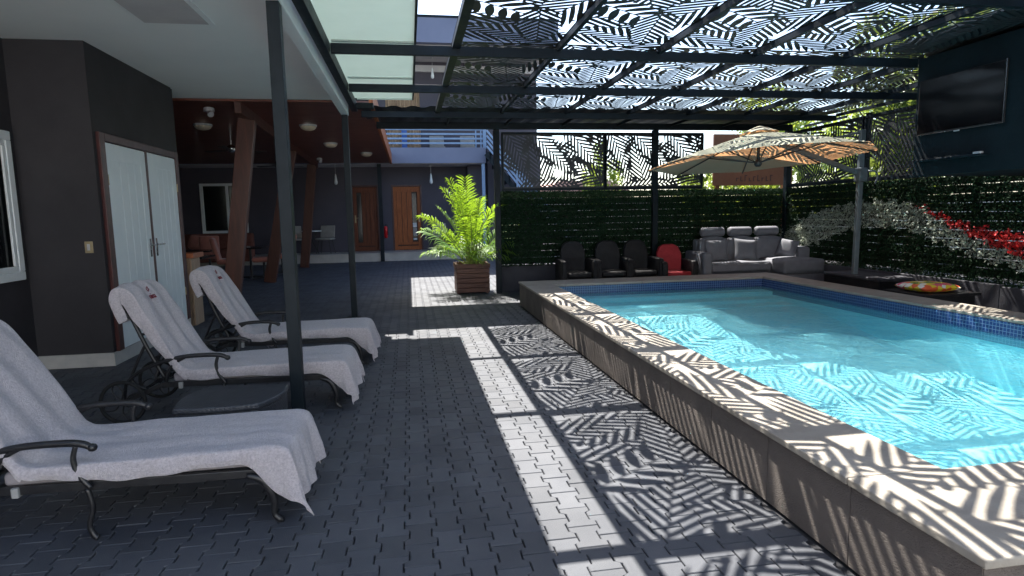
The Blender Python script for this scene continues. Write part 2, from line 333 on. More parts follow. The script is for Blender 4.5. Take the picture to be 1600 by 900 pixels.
# ------------------------------------------------------------------ ground and paving
gx, gy = (-150, 1.8, 5.7, 150), (-150, 1.6, 9.0, 150)
g = MB().add([(x, y, -.016) for y in gy for x in gx], [(j*4+i, j*4+i+1, j*4+i+5, j*4+i+4) for j in range(3) for i in range(3) if (i, j) != (1, 1)]).build('ground', M['joint'])
struct(g)
def paving():
    Lp, h, a, gp, bv = .172, .06, .0118, .0030, .0030
    def outline(e):
        hw, hn, q = h+a-gp-e, h-a-gp-e, Lp/2-gp*.7-e
        rt = [(hw, -q), (hw, -Lp*.27), (hn, -Lp*.19), (hn, Lp*.19), (hw, Lp*.27), (hw, q)]
        return rt+[(-x, -y) for x, y in rt]
    o0, o1 = np.array(outline(0)), np.array(outline(bv)); rs = np.random.RandomState(3)
    cx = np.arange(-60, 60)*.12+.0; V = []; Q = []; N = []; k = 0
    for i, x in enumerate(cx):
        for j in range(4, 113):
            y = (j+.5*(i % 2))*Lp
            if 1.60 < x < 5.9 and 1.5 < y < 9.1: continue
            if x > 1.75 and y < 10.8 and (x < 5.7 and y > 1.4 and y < 9.2): continue
            dz = rs.normal(0, .0006); tx, ty = rs.normal(0, .0028, 2); dx, dy = rs.normal(0, .0007, 2)
            for oo, z in ((o1, 0), (o0, -bv), (o0, -.016)):
                V.append(np.c_[oo[:, 0]+x+dx, oo[:, 1]+y+dy, z+dz+oo[:, 0]*tx+oo[:, 1]*ty])
            N.append(np.arange(12)+k)
            for s in (0, 12):
                ii = np.arange(12); Q.append(np.c_[k+s+ii, k+s+12+ii, k+s+12+(ii+1) % 12, k+s+(ii+1) % 12])
            k += 36
    return npmesh('paving', np.concatenate(V), [np.array(N), np.concatenate(Q)], M['paver'])
struct(paving())

# ------------------------------------------------------------------ swimming pool
pool = thing('swimming_pool', 'raised swimming pool with pale stone coping, blue mosaic band and turquoise inside', 'pool', (3.7, 5.3, 0))
OX0, OX1, OY0, OY1 = 1.655, 5.80, 1.44, 9.16         # outer wall
IX0, IX1, IY0, IY1 = 2.05, 5.40, 2.00, 8.60          # inner edge
b = MB(); b.box(OX0, IX0-.004, OY0, OY1, 0, .33); b.box(IX1+.004, OX1, OY0, OY1, 0, .33); b.box(IX0-.004, IX1+.004, OY0, IY0-.004, 0, .33); b.box(IX0-.004, IX1+.004, IY1+.004, OY1, 0, .33)
b.build('outer_wall', M['poolwall'], pool)
def slabs(name, along, lo, hi, c0, c1, n):
    k = MB(); w = (hi-lo)/n
    for i in range(n):
        a, e = lo+i*w+.0022, lo+(i+1)*w-.0022
        if along == 'y': k.box(c0, c1, a, e, .331, .362)
        else: k.box(a, e, c0, c1, .331, .362)
    return k.build(name, M['coping'], pool, bevel=.006, seg=3)
slabs('coping', 'y', IY0+.0, IY1, OX0-.020, IX0+.012, 11); slabs('coping', 'y', IY0, IY1, IX1-.012, OX1+.02, 11)
slabs('coping', 'x', OX0-.020, OX1+.02, OY0-.020, IY0-.001, 7); slabs('coping', 'x', OX0-.02, OX1+.02, IY1+.001, OY1+.02, 7)
wallz = .12
b = MB(); t = .02
b.box(IX0-.003, IX0+t, IY0, IY1, wallz, .3305); b.box(IX1-t, IX1+.003, IY0, IY1, wallz, .3305)
b.box(IX0+t, IX1-t, IY0-.003, IY0+t, wallz, .3305); b.box(IX0+t, IX1-t, IY1-t, IY1+.003, wallz, .3305)
b.build('mosaic_band', M['mosaic'], pool)
# basin: plaster walls and a floor that gets deeper towards the near end
b = MB(); ys = [8.6, 7.35, 6.2, 4.2, 2.0]; zs = [.05, .03, -.12, -.36, -.55]
for i in range(4):
    b.add([(IX0, ys[i+1], zs[i+1]), (IX1, ys[i+1], zs[i+1]), (IX1, ys[i], zs[i]), (IX0, ys[i], zs[i])], [(0, 1, 2, 3)])
    for x in (IX0+.012, IX1-.012): b.add([(x, ys[i+1], zs[i+1]-.02), (x, ys[i], zs[i]-.02), (x, ys[i], wallz+.002), (x, ys[i+1], wallz+.002)], [(0, 1, 2, 3)])
b.add([(IX0, 2.012, -.6), (IX1, 2.012, -.6), (IX1, 2.012, wallz+.002), (IX0, 2.012, wallz+.002)], [(0, 1, 2, 3)])
b.build('basin', M['plaster'], pool)
for z, y in ((.172, 8.30), (.105, 8.00), (.055, 7.72)):
    MB().box(IX0+.022, IX1-.022, y, 8.578, -.02, z).build('step', M['plaster'], pool, bevel=.006)
# water: a rippled sheet
nx, ny = 120, 240; WX = np.linspace(IX0+.021, IX1-.021, nx); WY = np.linspace(IY0+.021, IY1-.021, ny)
V = np.array([(x, y, .222+.0035*noise.noise(Vector((x*3.2, y*3.2, 0)))+.0015*noise.noise(Vector((x*9, y*9, 4)))) for y in WY for x in WX])
I = np.arange(nx*ny).reshape(ny, nx); Q = np.stack([I[:-1, :-1], I[:-1, 1:], I[1:, 1:], I[1:, :-1]], -1).reshape(-1, 4)
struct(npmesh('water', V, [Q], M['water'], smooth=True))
# thin joints on the cladding: real vertical panels
b = MB()
for i in range(14): b.box(OX0-.0035, OX0+.001, OY0+.552*i+.003, min(OY0+.552*(i+1)-.003, OY1), .002, .326)
b.build('cladding_panel', M['poolwall'], pool)

# ------------------------------------------------------------------ laser cut leaf panels
def leaf_panel(W, H, fronds, res=.0095, border=.022, th=.002):
    nx, ny = int(W/res)+2, int(H/res)+2
    X = np.linspace(0, W, nx); Y = np.linspace(0, H, ny); GX, GY = np.meshgrid(X, Y)
    F = np.full(GX.shape, -.02)
    for (ox, oy, ang, L, wm, spc, la, duty, kind, curv) in fronds:
        c, s = math.cos(R(ang)), math.sin(R(ang)); dx, dy = GX-ox, GY-oy
        S = dx*c+dy*s; T = -dx*s+dy*c; T = T-curv*S*(L-S)/L
        u = np.clip(S/L, 0.001, .999); env = wm*(np.sin(np.pi*u**.8)**.55)-np.abs(T)
        E = np.minimum(env, np.minimum(S, L-S)*.6)
        aT = np.abs(T); sn = math.sin(R(la))
        q = (S-aT/math.tan(R(la))-.14*aT*aT/wm)/(spc*(.88 if H > 1.2 else .95)) + np.where(T > 0, .5, 0); fr = np.abs(q-np.floor(q)-.5)*spc*sn/(1+.0*aT)
        rel = np.clip(aT/(wm*np.sin(np.pi*u**.8)**.55+1e-6), 0, 1)
        if kind == 'A': hw = duty*spc*sn*.76*np.clip(1.15-rel**4, 0, 1)*(.80+.3*np.sin(np.pi*rel))
        else: hw = duty*spc*sn*.72*np.sin(np.pi*np.clip(rel*.96+.04, 0, 1))**.8
        f = np.maximum(hw-fr, .0055-aT); f = np.where(E > 0, f, -.02)
        F = np.where(E > (.22 if H > 1.2 else .5)*wm, f, np.maximum(F, f))
    e = np.minimum(np.minimum(GX, W-GX), np.minimum(GY, H-GY)); F = np.maximum(F, border-e)
    F = np.clip(F, -.02, .02); F[np.abs(F) < 1e-5] = 1e-5
    vid = {}; V = []; top = []; side = []
    def vert(key, x, y):
        if key not in vid: vid[key] = len(V); V.append((x, y))
        return vid[key]
    gv = lambda i, j: vert((i, j), X[i], Y[j])
    def ev(i, j, k, l):
        a, b_ = F[j, i], F[l, k]; t_ = a/(a-b_); key = (i, j, k, l) if (i, j) < (k, l) else (k, l, i, j)
        return vert(key, X[i]+(X[k]-X[i])*t_, Y[j]+(Y[l]-Y[j])*t_)
    inside = F > 0
    for j in range(ny-1):
        i = 0
        while i < nx-1:
            cs = [(i, j), (i+1, j), (i+1, j+1), (i, j+1)]; ins = [inside[b_, a] for a, b_ in cs]
            if all(ins):
                k = i+1
                while k < nx-1 and inside[j, k+1] and inside[j+1, k+1]: k += 1
                top.append((gv(i, j), gv(k, j), gv(k, j+1), gv(i, j+1))); i = k; continue
            if any(ins):
                poly = []; segs = []
                for m_ in range(4):
                    a, b_ = cs[m_], cs[(m_+1) % 4]
                    if ins[m_]: poly.append(gv(*a))
                    if ins[m_] != ins[(m_+1) % 4]: e_ = ev(*a, *b_); poly.append(e_); segs.append((e_, ins[m_]))
                top.append(tuple(poly))
                n_ = len(segs)
                for m_ in range(n_):
                    if segs[m_][1]: side.append((segs[m_][0], segs[(m_+1) % n_][0]))
            i += 1
    n = len(V); VV = [(x, y, th/2) for x, y in V]+[(x, y, -th/2) for x, y in V]
    fs = [t_ for t_ in top]+[tuple(k+n for k in t_[::-1]) for t_ in top]+[(a, b_, b_+n, a+n) for a, b_ in side]
    me = bpy.data.meshes.new('perforated_panel'); me.from_pydata(VV, [], fs); me.materials.append(M['panel']); return me
# (ox, oy, angle, length, half width, spacing, leaflet angle, duty, kind, curve)
def roof_fronds(W, H):
    return [(-.1, .1, 18, 1.5, .32, 0.114, 42, .40, 'A', 0), (-.05, 1.0, -8, 1.3, .32, 0.111, 48, .40, 'A', .05),
            (.05, -.15, 62, 1.5, .30, 0.104, 40, .42, 'A', .04), (1.1, .25, 118, 1.7, .30, 0.112, 42, .40, 'A', -.05),
            (-.15, H-.42, 10, 1.4, .28, 0.109, 45, .42, 'A', .03), (.30, .02, 16, .95, .21, .15, 62, .50, 'B', .03),
            (1.12, H-.05, 205, 1.2, .25, 0.112, 44, .42, 'A', .04), (.0, .62, 33, 1.0, .24, .155, 60, .50, 'B', -.03),
            (.62, .80, 80, .95, .22, 0.107, 42, .42, 'A', 0), (.98, .05, 150, .7, .18, 0.104, 44, .42, 'A', 0)]
def wall_fronds(W, H):
    return [(-.1, .45, 8, 1.5, .30, .100, 46, .40, 'A', .10), (.0, 1.1, -62, 1.3, .27, .092, 40, .40, 'A', .08),
            (.80, -.1, 104, 1.2, .30, .095, 40, .40, 'A', .10), (1.05, -.1, 52, 1.3, .28, .098, 42, .40, 'A', -.09),
            (1.95, .85, 196, 1.1, .26, .095, 44, .40, 'A', .08), (1.15, 1.05, -50, 1.3, .28, .096, 42, .38, 'A', .08),
            (.30, .0, 5, 1.1, .16, .085, 46, .42, 'A', 0), (.45, 1.05, -42, 1.2, .24, .090, 42, .40, 'A', -.07), (1.86, .1, 150, .8, .2, .09, 42, .40, 'A', .05)]
YB = [.42, 2.23, 4.03, 5.83, 7.54, 9.30]              # beams
XP = [.455+1.01*i for i in range(7)]+[7.17]           # purlins
PW, PH = 1.01, 1.80
me_roof = leaf_panel(PW, PH, roof_fronds(PW, PH))
me_wall = leaf_panel(1.86, .94, wall_fronds(1.86, .94))

pergola = thing('pergola', 'dark steel pergola over the pool roofed with leaf patterned cut-out panels', 'pergola', (3.7, 5.3, 0))
def addpanel(me, parent, loc, rot=(0, 0, 0), sc=(1, 1, 1), name='perforated_panel'):
    o = bpy.data.objects.new(name, me); col.objects.link(o); o.parent = parent
    o.location = Vector(loc)-ORG[parent.name]; o.rotation_euler = rot; o.scale = sc; return o
for j in range(5):
    for i in range(7):
        w = XP[i+1]-XP[i]
        addpanel(me_roof, pergola, (XP[i], YB[j]+.0, 2.985), sc=(w/PW, (YB[j+1]-YB[j])/PH, 1))
for y in YB[:-1]+[9.42]: MB().box(-.63, 7.17 if y > 5.9 or y < 5.7 else 5.366, y, y+.045, 2.86, 2.95).build('beam', M['steel'], pergola, bevel=.004)
MB().box(-.47, 7.17, 10.60, 10.68, 2.86, 2.97).build('beam', M['steel'], pergola, bevel=.004)
for i, x in enumerate(XP):
    for j in range(5): MB().box(x-(.02 if i else 0), x+(.02 if i else .075), YB[j]+.078, YB[j+1]-.002 if j < 4 else 9.418, 2.925, 2.975).build('purlin', M['steel'], pergola)
    MB().box(x+.25-.015, x+.25+.015, 9.498, 10.598, 2.92, 2.96).build('purlin', M['steel'], pergola)
MB().box(-.72, -.64, .42, 8.90, 2.85, 2.965).build('side_beam', M['steel'], pergola, bevel=.004)
MB().box(-.64, -.41, 8.60, 8.72, 2.85, 2.92).build('bracket', M['steel'], pergola, bevel=.004)
for x, y in ((1.555, 10.69), (4.48, 10.69), (7.10, 10.62)):
    MB().box(x-.05, x+.05, y-.05, y+.05, 0, 2.86).build('post', M['steel'], pergola, bevel=.005)
# corrugated solid sheets along the back of the roof
b = MB(); n = 110; xs = [-.62+(7.25+.62)*i/n for i in range(n+1)]
vs = []
for i, x in enumerate(xs):
    z = 2.985+(.022 if (i//2) % 2 else 0)
    vs += [(x, 9.30, z), (x, 11.28, z+.05)]
b.add(vs, [(2*i, 2*i+2, 2*i+3, 2*i+1) for i in range(n)]); b.build('solid_roof_sheet', M['steel'], pergola)
MB().box(5.0, 7.30, -1.5, 5.90, 3.02, 3.05).build('solid_roof_sheet', M['steel'], pergola)

# translucent roof sheets between canopy and pergola
fr = thing('translucent_awning', 'pale green translucent roof sheets beside the white concrete ceiling', 'awning', (-.25, 4, 3))
ys = [1.7, 2.55, 4.2, 5.95, 7.45, 8.74]
for a, e in zip(ys[:-1], ys[1:]):
    MB().box(-.70, .118, a, e-.004, 3.005, 3.013).build('roof_sheet', M['fiber'], fr)
    MB().box(-.63, .118, e-.03, e+.02, 2.990, 3.004).build('joint_strip', M['fiber'], fr)
MB().box(.112, .132, 1.7, 8.74, 2.985, 3.02).build('edge_trim', M['steel'], fr)

# ------------------------------------------------------------------ steel posts carrying the canopy edge
def post(y, lab):
    t = thing('steel_post', lab, 'post', (-.80, y, 0), 'dark steel posts carrying the canopy edge')
    MB().box(-.835, -.755, y, y+.09, .012, 2.762).build('shaft', M['steel'], t, bevel=.004)
    MB().box(-.89, -.71, y-.035, y+.135, 0, .012).build('base_plate', M['steel'], t, bevel=.002)
post(4.20, 'tall dark steel post standing between the near loungers beside the wicker table')
post(8.60, 'dark steel post behind the farthest lounger, under the far end of the white beam')

# ------------------------------------------------------------------ building on the left with its concrete canopy
left = thing('side_building', 'charcoal building on the left with white double doors and a flat white canopy ceiling', 'building', (-4, 4, 0))
CZ = 3.05
b = MB(); b.box(-9, -.90, 1.7, 9.15, CZ, CZ+.22); b.build('canopy_slab', M['ceiling'], left)
MB().box(-.842, -.748, 1.7, 8.72, 2.765, CZ-.002).build('fascia_beam', M['white_trim'], left, bevel=.006)
MB().box(-.898, -.748, 1.7, 9.15, CZ+.001, CZ+.221).build('roof_edge', M['white_trim'], left)
hz = MB().box(-2.14, -1.56, 4.88, 5.74, CZ-.012, CZ-.001).build('ceiling_hatch', M['white_trim'], left)
MB().box(-2.10, -1.60, 4.92, 5.70, CZ-.017, CZ-.0125).build('hatch_board', M['soffit'], hz)
MB().box(-4.2, -2.88, 6.36, 8.45, .132, CZ-.001).build('wall', M['darkwall'], left)
# wall beside the camera, with a window opening
b = MB(); b.box(-3.74, -3.54, -4, 4.9, 0, CZ-.001); b.box(-3.74, -3.54, 6.26, 6.359, 0, CZ-.001); b.box(-3.74, -3.54, 4.9, 6.26, 0, .88); b.box(-3.74, -3.54, 4.9, 6.26, 2.22, CZ-.001)
b.build('wall', M['darkwall'], left)
MB().box(-8, -2.90, 8.452, 8.55, 0, CZ-.001).build('wall', M['darkwall'], left)
b = MB(); b.prism([(-3.54, 6.345), (-2.868, 6.345), (-2.868, 8.46), (-3.54, 8.46)], 'z', 0, .131)
b.build('skirting', M['skirting'], left, bevel=.004)
w = MB()
for (y0, y1, z0, z1) in ((4.9, 6.26, .88, .96), (4.9, 6.26, 2.14, 2.22), (4.9, 4.98, .96, 2.14), (6.18, 6.26, .96, 2.14), (5.55, 5.61, .96, 2.14)): w.box(-3.56, -3.505, y0, y1, z0, z1)
wf = w.build('window', M['white_trim'], left, bevel=.008)
w = MB(); w.box(-3.53, -3.51, 5.61, 6.18, .96, 1.01); w.box(-3.53, -3.51, 5.61, 6.18, 2.09, 2.14); w.box(-3.53, -3.51, 6.13, 6.18, 1.01, 2.09); w.box(-3.53, -3.51, 5.61, 5.66, 1.01, 2.09)
w.build('sash', M['white_trim'], wf, bevel=.006)
MB().box(-3.56, -3.545, 4.98, 6.18, .96, 2.14).build('pane', M['glass'], wf)
b = MB()
for i in range(8): b.box(-3.62, -3.60, 4.98, 6.18, 1.03+.14*i, 1.045+.14*i)
b.build('security_bar', M['lampmetal'], wf)
# double doors
XD = -2.88
b = MB(); b.box(XD-.002, XD+.035, 6.42, 6.52, .131, 2.245); b.box(XD-.002, XD+.035, 8.31, 8.41, .131, 2.245); b.box(XD-.002, XD+.035, 6.52, 8.31, 2.165, 2.245)
dfm = b.build('door_frame', M['maroon'], left, bevel=.006)
for k, (a, e) in enumerate(((6.52, 7.43), (7.475, 8.31))):
    d = MB(); d.box(XD-.001, XD+.018, a+.004, e-.004, .135, 2.160)
    dr = d.build('door', M['doorwhite'], left, bevel=.004)
    p = MB(); st = (e-a-.26)/4                                   # raised rails, planks in between
    p.box(XD+.018, XD+.026, a+.008, a+.13, .14, 2.155); p.box(XD+.018, XD+.026, e-.13, e-.008, .14, 2.155)
    p.box(XD+.018, XD+.026, a+.13, e-.13, 2.00, 2.155); p.box(XD+.018, XD+.026, a+.13, e-.13, .14, .30)
    for q in range(4): p.box(XD+.018, XD+.0225, a+.13+q*st+.003, a+.13+(q+1)*st-.003, .30, 2.0)
    p.build('rail_and_planks', M['doorwhite'], dr, bevel=.003)
    hy = e-.06 if k == 0 else a+.06; sg = -1 if k == 0 else 1
    h = MB(); h.box(XD+.026, XD+.031, hy-.018, hy+.018, 1.0, 1.2); h.tube([(XD+.03, hy, 1.13), (XD+.075, hy, 1.13)], .009); h.tube([(XD+.072, hy, 1.13), (XD+.075, hy+sg*.06, 1.132), (XD+.07, hy+sg*.12, 1.13)], .009)
    h.build('handle', M['chrome'], dr, smooth=True)
    for z in (.45, 1.75): MB().tube([(XD+.03, (a if k == 0 else e), z), (XD+.03, (a if k == 0 else e), z+.1)], .008).build('hinge', M['brass'], dr)
MB().box(XD+.001, XD+.030, 7.428, 7.478, .135, 2.165).build('door_mullion', M['maroon'], left, bevel=.003)
sw = thing('light_switch', 'small brass light switch plate on the dark wall left of the white doors', 'light switch', (-3.0, 6.355, 1.16))
MB().box(-3.035, -2.965, 6.347, 6.3595, 1.105, 1.215).build('plate', M['brass'], sw, bevel=.003)
MB().box(-3.012, -2.988, 6.340, 6.347, 1.13, 1.19).build('rocker', M['lampmetal'], sw, bevel=.002)
bc = thing('bar_counter', 'pale plank bar counter with orange timber top beside the white doors', 'counter', (-3.1, 8.8, 0))
b = MB()
for i in range(4): b.box(-2.862, -2.842, 8.56+i*.085, 8.642+i*.085, 0, .90)
for i in range(5): b.box(-3.5+i*.127, -3.376+i*.127, 8.555, 8.575, 0, .90)
b.box(-3.5, -2.862, 8.576, 8.90, 0, .89); b.build('plank_front', M['paleplank'], bc, bevel=.003)
MB().box(-3.55, -2.80, 8.53, 8.94, .90, .965).build('counter_top', M['orangewood'], bc, bevel=.006)

# ------------------------------------------------------------------ television wall on the right
tw = thing('hanging_wall_box', 'ink blue boxed wall above the right edge of the pool behind the television', 'wall', (6.2, 3.5, 1.72))
MB().box(5.372, 7.09, -1.5, 5.83, 1.72, 2.94).build('panel_box', M['tvwall'], tw, bevel=.006)
tv = thing('television', 'black flat screen television on the ink blue wall', 'television', (5.36, 5.3, 2.4))
MB().box(5.345, 5.371, 4.82, 5.77, 2.145, 2.70).build('housing', M['rubber'], tv, bevel=.005)
MB().box(5.342, 5.3455, 4.828, 5.762, 2.158, 2.692).build('screen', M['tvscreen'], tv)
b = MB(); b.box(5.340, 5.348, 4.815, 5.775, 2.140, 2.146); b.box(5.340, 5.348, 4.812, 4.818, 2.14, 2.705); b.build('bezel_edge', M['chrome'], tv)
MB().box(5.338, 5.348, 5.26, 5.32, 2.128, 2.140).build('sensor', M['lampmetal'], tv, bevel=.002)
sb = thing('wall_shelf', 'slim dark shelf below the television on the blue wall', 'shelf', (5.35, 5.3, 1.88))
MB().box(5.29, 5.371, 4.95, 5.75, 1.868, 1.885).build('board', M['steel'], sb, bevel=.003)
MB().box(5.295, 5.33, 4.97, 5.05, 1.886, 1.905).build('remote_cradle', M['lampmetal'], sb, bevel=.003)

# ------------------------------------------------------------------ hedge walls of artificial leaves on slatted fences
def leaves(n, pos, size, seed, normal, spread=.9):
    rs = np.random.RandomState(seed); P = pos(rs, n); n = len(P)
    nrm = np.array(normal, float)[None]+rs.normal(0, spread, (n, 3)); nrm /= np.linalg.norm(nrm, axis=1, keepdims=True)
    a = np.cross(nrm, rs.normal(0, 1, (n, 3))); a /= np.linalg.norm(a, axis=1, keepdims=True); b_ = np.cross(nrm, a)
    s = size*(.6+.8*rs.rand(n, 1)); fold = nrm*s*.25
    V = np.stack([P-a*s, P-b_*s*.5+fold, P+a*s, P+b_*s*.5+fold], 1).reshape(-1, 3)
    k = np.arange(n)*4; T = np.concatenate([np.c_[k, k+1, k+2], np.c_[k, k+2, k+3]]); return V, T
HT = 1.78
bf = thing('hedge_wall', 'dark green artificial hedge wall behind the armchairs and sofa', 'hedge wall', (4.3, 10.75, 0))
b = MB()
z = .50
while z < HT-.06: b.box(1.60, 7.12, 10.80, 10.815, z, z+.109); z += .118
b.build('fence_slats', M['slat'], bf)
MB().box(1.60, 7.12, 10.76, 10.95, 0, .48).build('plinth', M['plinth'], bf, bevel=.006)
def pos(rs, n):
    P = np.c_[rs.uniform(1.58, 7.1, n), 10.745+rs.gamma(2, .012, n)*rs.choice([-1, 1], n, p=[.75, .25]), rs.uniform(.47, HT+.02, n)]
    gap = np.abs(((P[:, 2]-.50+.01) % .118)-.0) < .009
    keep = ~gap | (rs.rand(n) < .8); return P[keep]
V, T = leaves(80000, pos, .0155, 1, (0, -1, .3), .65); npmesh('leaf_cover', V-np.array([4.3, 10.75, 0]), [T], M['boxleaf'], bf)['kind'] = 'stuff'

rf = thing('hedge_wall', 'hedge wall with a pale wave and red flower band along the right side', 'hedge wall', (7.1, 6, 0))
XR = 7.12
b = MB(); z = .50
while z < HT-.06: b.box(XR+.05, XR+.065, -1, 10.76, z, z+.109); z += .118
b.build('fence_slats', M['slat'], rf)
b = MB()
for i in range(13): b.box(XR-.10, XR+.1, -1+.9*i, -1+.9*i+.896, 0, .42 if i < 8 else .44)
b.build('plinth', M['plinth'], rf, bevel=.008)
WU = [(10.4, 1.02), (9.87, 1.30), (9.21, 1.43), (8.62, 1.49), (8.10, 1.51), (7.62, 1.44), (7.39, 1.35), (6.97, 1.14), (6.58, .98), (6.23, .86), (5.92, .78), (5.2, .74), (4.2, .95), (2, 1.2)]
WL = [(10.4, .70), (9.66, .79), (9.03, 1.01), (8.46, 1.10), (7.83, 1.10), (7.48, 1.02), (7.05, .88), (6.57, .74), (6.23, .68), (5.91, .62), (5.2, .62), (4.2, .8), (2, .95)]
RU = [(10, 0), (7.66, 0), (7.64, 1.46), (7.08, 1.27), (6.78, 1.17), (6.51, 1.12), (6.25, 1.08), (5.94, 1.07), (5.2, 1.05), (4.2, 1.15), (2, 1.3)]
ip = lambda C, y: np.interp(y, [c[0] for c in C][::-1], [c[1] for c in C][::-1])
def zone(P):
    y, z = P[:, 1], P[:, 2]+.03*np.sin(P[:, 1]*21)+.02*np.sin(P[:, 1]*47+2)
    red = (z < ip(RU, y)) & (z > ip(WU, y)) & (y < 7.66); wh = (z <= ip(WU, y)) & (z > ip(WL, y)); return red, wh
def mkpos(kind, off):
    def pos(rs, n):
        P = np.c_[XR-off-rs.gamma(2, .013, n)*rs.choice([-.4, 1], n, p=[.25, .75]), rs.uniform(.5, 10.74, n), rs.uniform(.42, HT+.02, n)]
        rd, wh = zone(P); m = {'g': ~rd & ~wh, 'r': rd, 'w': wh}[kind]
        gap = np.abs(((P[:, 2]-.50+.01) % .118)) < .009
        P = P[m & (~gap | (rs.rand(n) < .8))]
        return P
    return pos
o = np.array([7.1, 6, 0])
V, T = leaves(130000, mkpos('g', 0), .0165, 2, (-1, .25, .5), .7); npmesh('leaf_cover', V-o, [T], M['boxleaf'], rf)['kind'] = 'stuff'
V, T = leaves(62000, mkpos('w', .02), .019, 3, (-1, .25, .5)); npmesh('pale_leaf_wave', V-o, [T], M['paleleaf'], rf)['kind'] = 'stuff'
V, T = leaves(56000, mkpos('r', .03), .022, 4, (-1, .25, .5)); npmesh('red_flower_band', V-o, [T], M['redflower'], rf)['kind'] = 'stuff'

def screen(loc, rotz, lab, w=1.86):
    t = thing('leaf_screen', lab, 'screen', loc, 'leaf patterned screens above the hedge walls'); t.rotation_euler = (0, 0, rotz); ORG[t.name] = Vector((0, 0, 0))
    o = bpy.data.objects.new('cutout_panel', me_wall); col.objects.link(o); o.parent = t; o.rotation_euler = (R(90), 0, 0); o.scale = (w/1.86, 1, 1)
    f = MB(); f.box(-.02, w+.02, -.02, .02, -.045, .0); f.box(-.02, w+.02, -.02, .02, .94, .975); f.box(-.025, .012, -.021, .021, 0, .94); f.box(w-.012, w+.025, -.021, .021, 0, .94)
    f.build('frame', M['steel'], t)
    return t
screen((1.67, 10.74, 1.85), 0, 'leaf patterned screen above the back hedge, left end beside the palm')
screen((3.56, 10.74, 1.85), 0, 'leaf patterned screen above the back hedge, behind the umbrella tip')
screen((7.12, 10.60, 1.85), R(-90), 'leaf patterned screen above the side hedge, in the far corner behind the umbrella')
screen((7.12, 8.66, 1.85), R(-90), 'leaf patterned screen above the side hedge, next to the blue television wall')
screen((7.12, 6.72, 1.85), R(-90), 'leaf patterned screen above the side hedge, mostly hidden by the blue television wall')
for y in (8.69, 6.75):
    t = thing('fence_post', {8.69: 'dark fence post between two leaf screens on the right, just behind the umbrella pole', 6.75: 'dark fence post at the far edge of the blue television wall'}.get(y, 'dark fence post hidden behind the hedge and the blue television wall'), 'post', (7.18, y, 0), 'dark posts of the right hand fence')
    MB().box(7.15, 7.21, y-.035, y+.035, 0, 2.86).build('shaft', M['steel'], t, bevel=.004); MB().box(7.13, 7.23, y-.05, y+.05, 2.86, 2.872).build('cap', M['steel'], t)

# ------------------------------------------------------------------ armchairs and sofa
def armchair(cushm, lab, name='armchair', group=None):
    t = thing(name, lab, 'armchair', (0, 0, 0), group)           # front faces -Y, width .56
    b = MB(); b.rbox(-.26, .26, -.27, .24, .05, .30, .03); b.build('seat_base', M['rattan'], t, smooth=False)
    for s in (-1, 1):
        prof = [(-.30, .08), (-.30, .54), (-.27, .60), (.0, .615), (.22, .62), (.24, .08)]
        MB().prism(prof, 'x', s*.27-.045 if s > 0 else -.315, s*.27+.045 if s > 0 else -.225).build('armrest', M['rattan'], t, bevel=.022, seg=3)
    pr = [(-.20, .32), (-.225, .60), (-.22, .74), (-.17, .86), (-.09, .905), (.09, .905), (.17, .86), (.22, .74), (.225, .60), (.20, .32)]
    b = MB(); b.add([(x, .13+(z-.32)*.16, z) for x, z in pr]+[(x, .21+(z-.32)*.16, z) for x, z in pr], [tuple(range(10)), tuple(range(19, 9, -1))]+[(i, i+10, (i+1) % 10+10, (i+1) % 10) for i in range(10)])
    b.build('backrest', cushm if name == 'red_armchair' else M['rattan'], t, bevel=.02, seg=3)
    MB().rbox(-.215, .215, -.25, .16, .30, .40, .03, puff=.02).build('seat_cushion', cushm, t, smooth=True)
    for x in (-.22, .22):
        for y in (-.22, .2): MB().box(x-.02, x+.02, y-.02, y+.02, 0, .055).build('foot', M['rattan'], t)
    return t
a1 = armchair(M['rattan'], 'black rattan armchair on the left, nearest the palm', group='black rattan armchairs along the back hedge')
a1.location = (2.80, 10.05, 0)
dup(a1, (3.42, 10.05, 0), R(-3), 'black rattan armchair between two other black armchairs')
dup(a1, (3.96, 10.05, 0), R(2), 'black rattan armchair immediately left of the red one')
ra = armchair(M['redfab'], 'armchair with bright red back and seat beside the grey sofa', 'red_armchair'); ra.location = (4.56, 10.0, 0); ra.scale = (1.02, 1, .9)

so = thing('corner_sofa', 'grey corner sofa with chaise and three rolled headrests by the far end of the pool', 'sofa', (6, 10, 0))
b = MB(); b.rbox(5.12, 6.25, 9.72, 10.42, .06, .30, .02); b.build('seat_base', M['sofafab'], so)
MB().rbox(6.25, 7.03, 9.36, 10.42, .05, .29, .02).build('chaise_base', M['sofafab'], so)
MB().rbox(5.13, 6.25, 9.70, 10.2, .30, .50, .04, puff=.02).build('seat_cushion', M['sofafab'], so, smooth=True)
MB().rbox(6.26, 7.03, 9.35, 10.25, .292, .54, .04, puff=.02).build('chaise_cushion', M['sofafab'], so, smooth=True)
MB().rbox(4.96, 5.12, 9.66, 10.42, .05, .68, .04).build('armrest', M['sofafab'], so, smooth=False)
MB().rbox(6.82, 7.03, 9.75, 10.35, .50, .73, .05).build('armrest', M['sofafab'], so)
MB().rbox(5.12, 6.85, 10.28, 10.46, .30, .88, .04).build('back_frame', M['sofafab'], so)
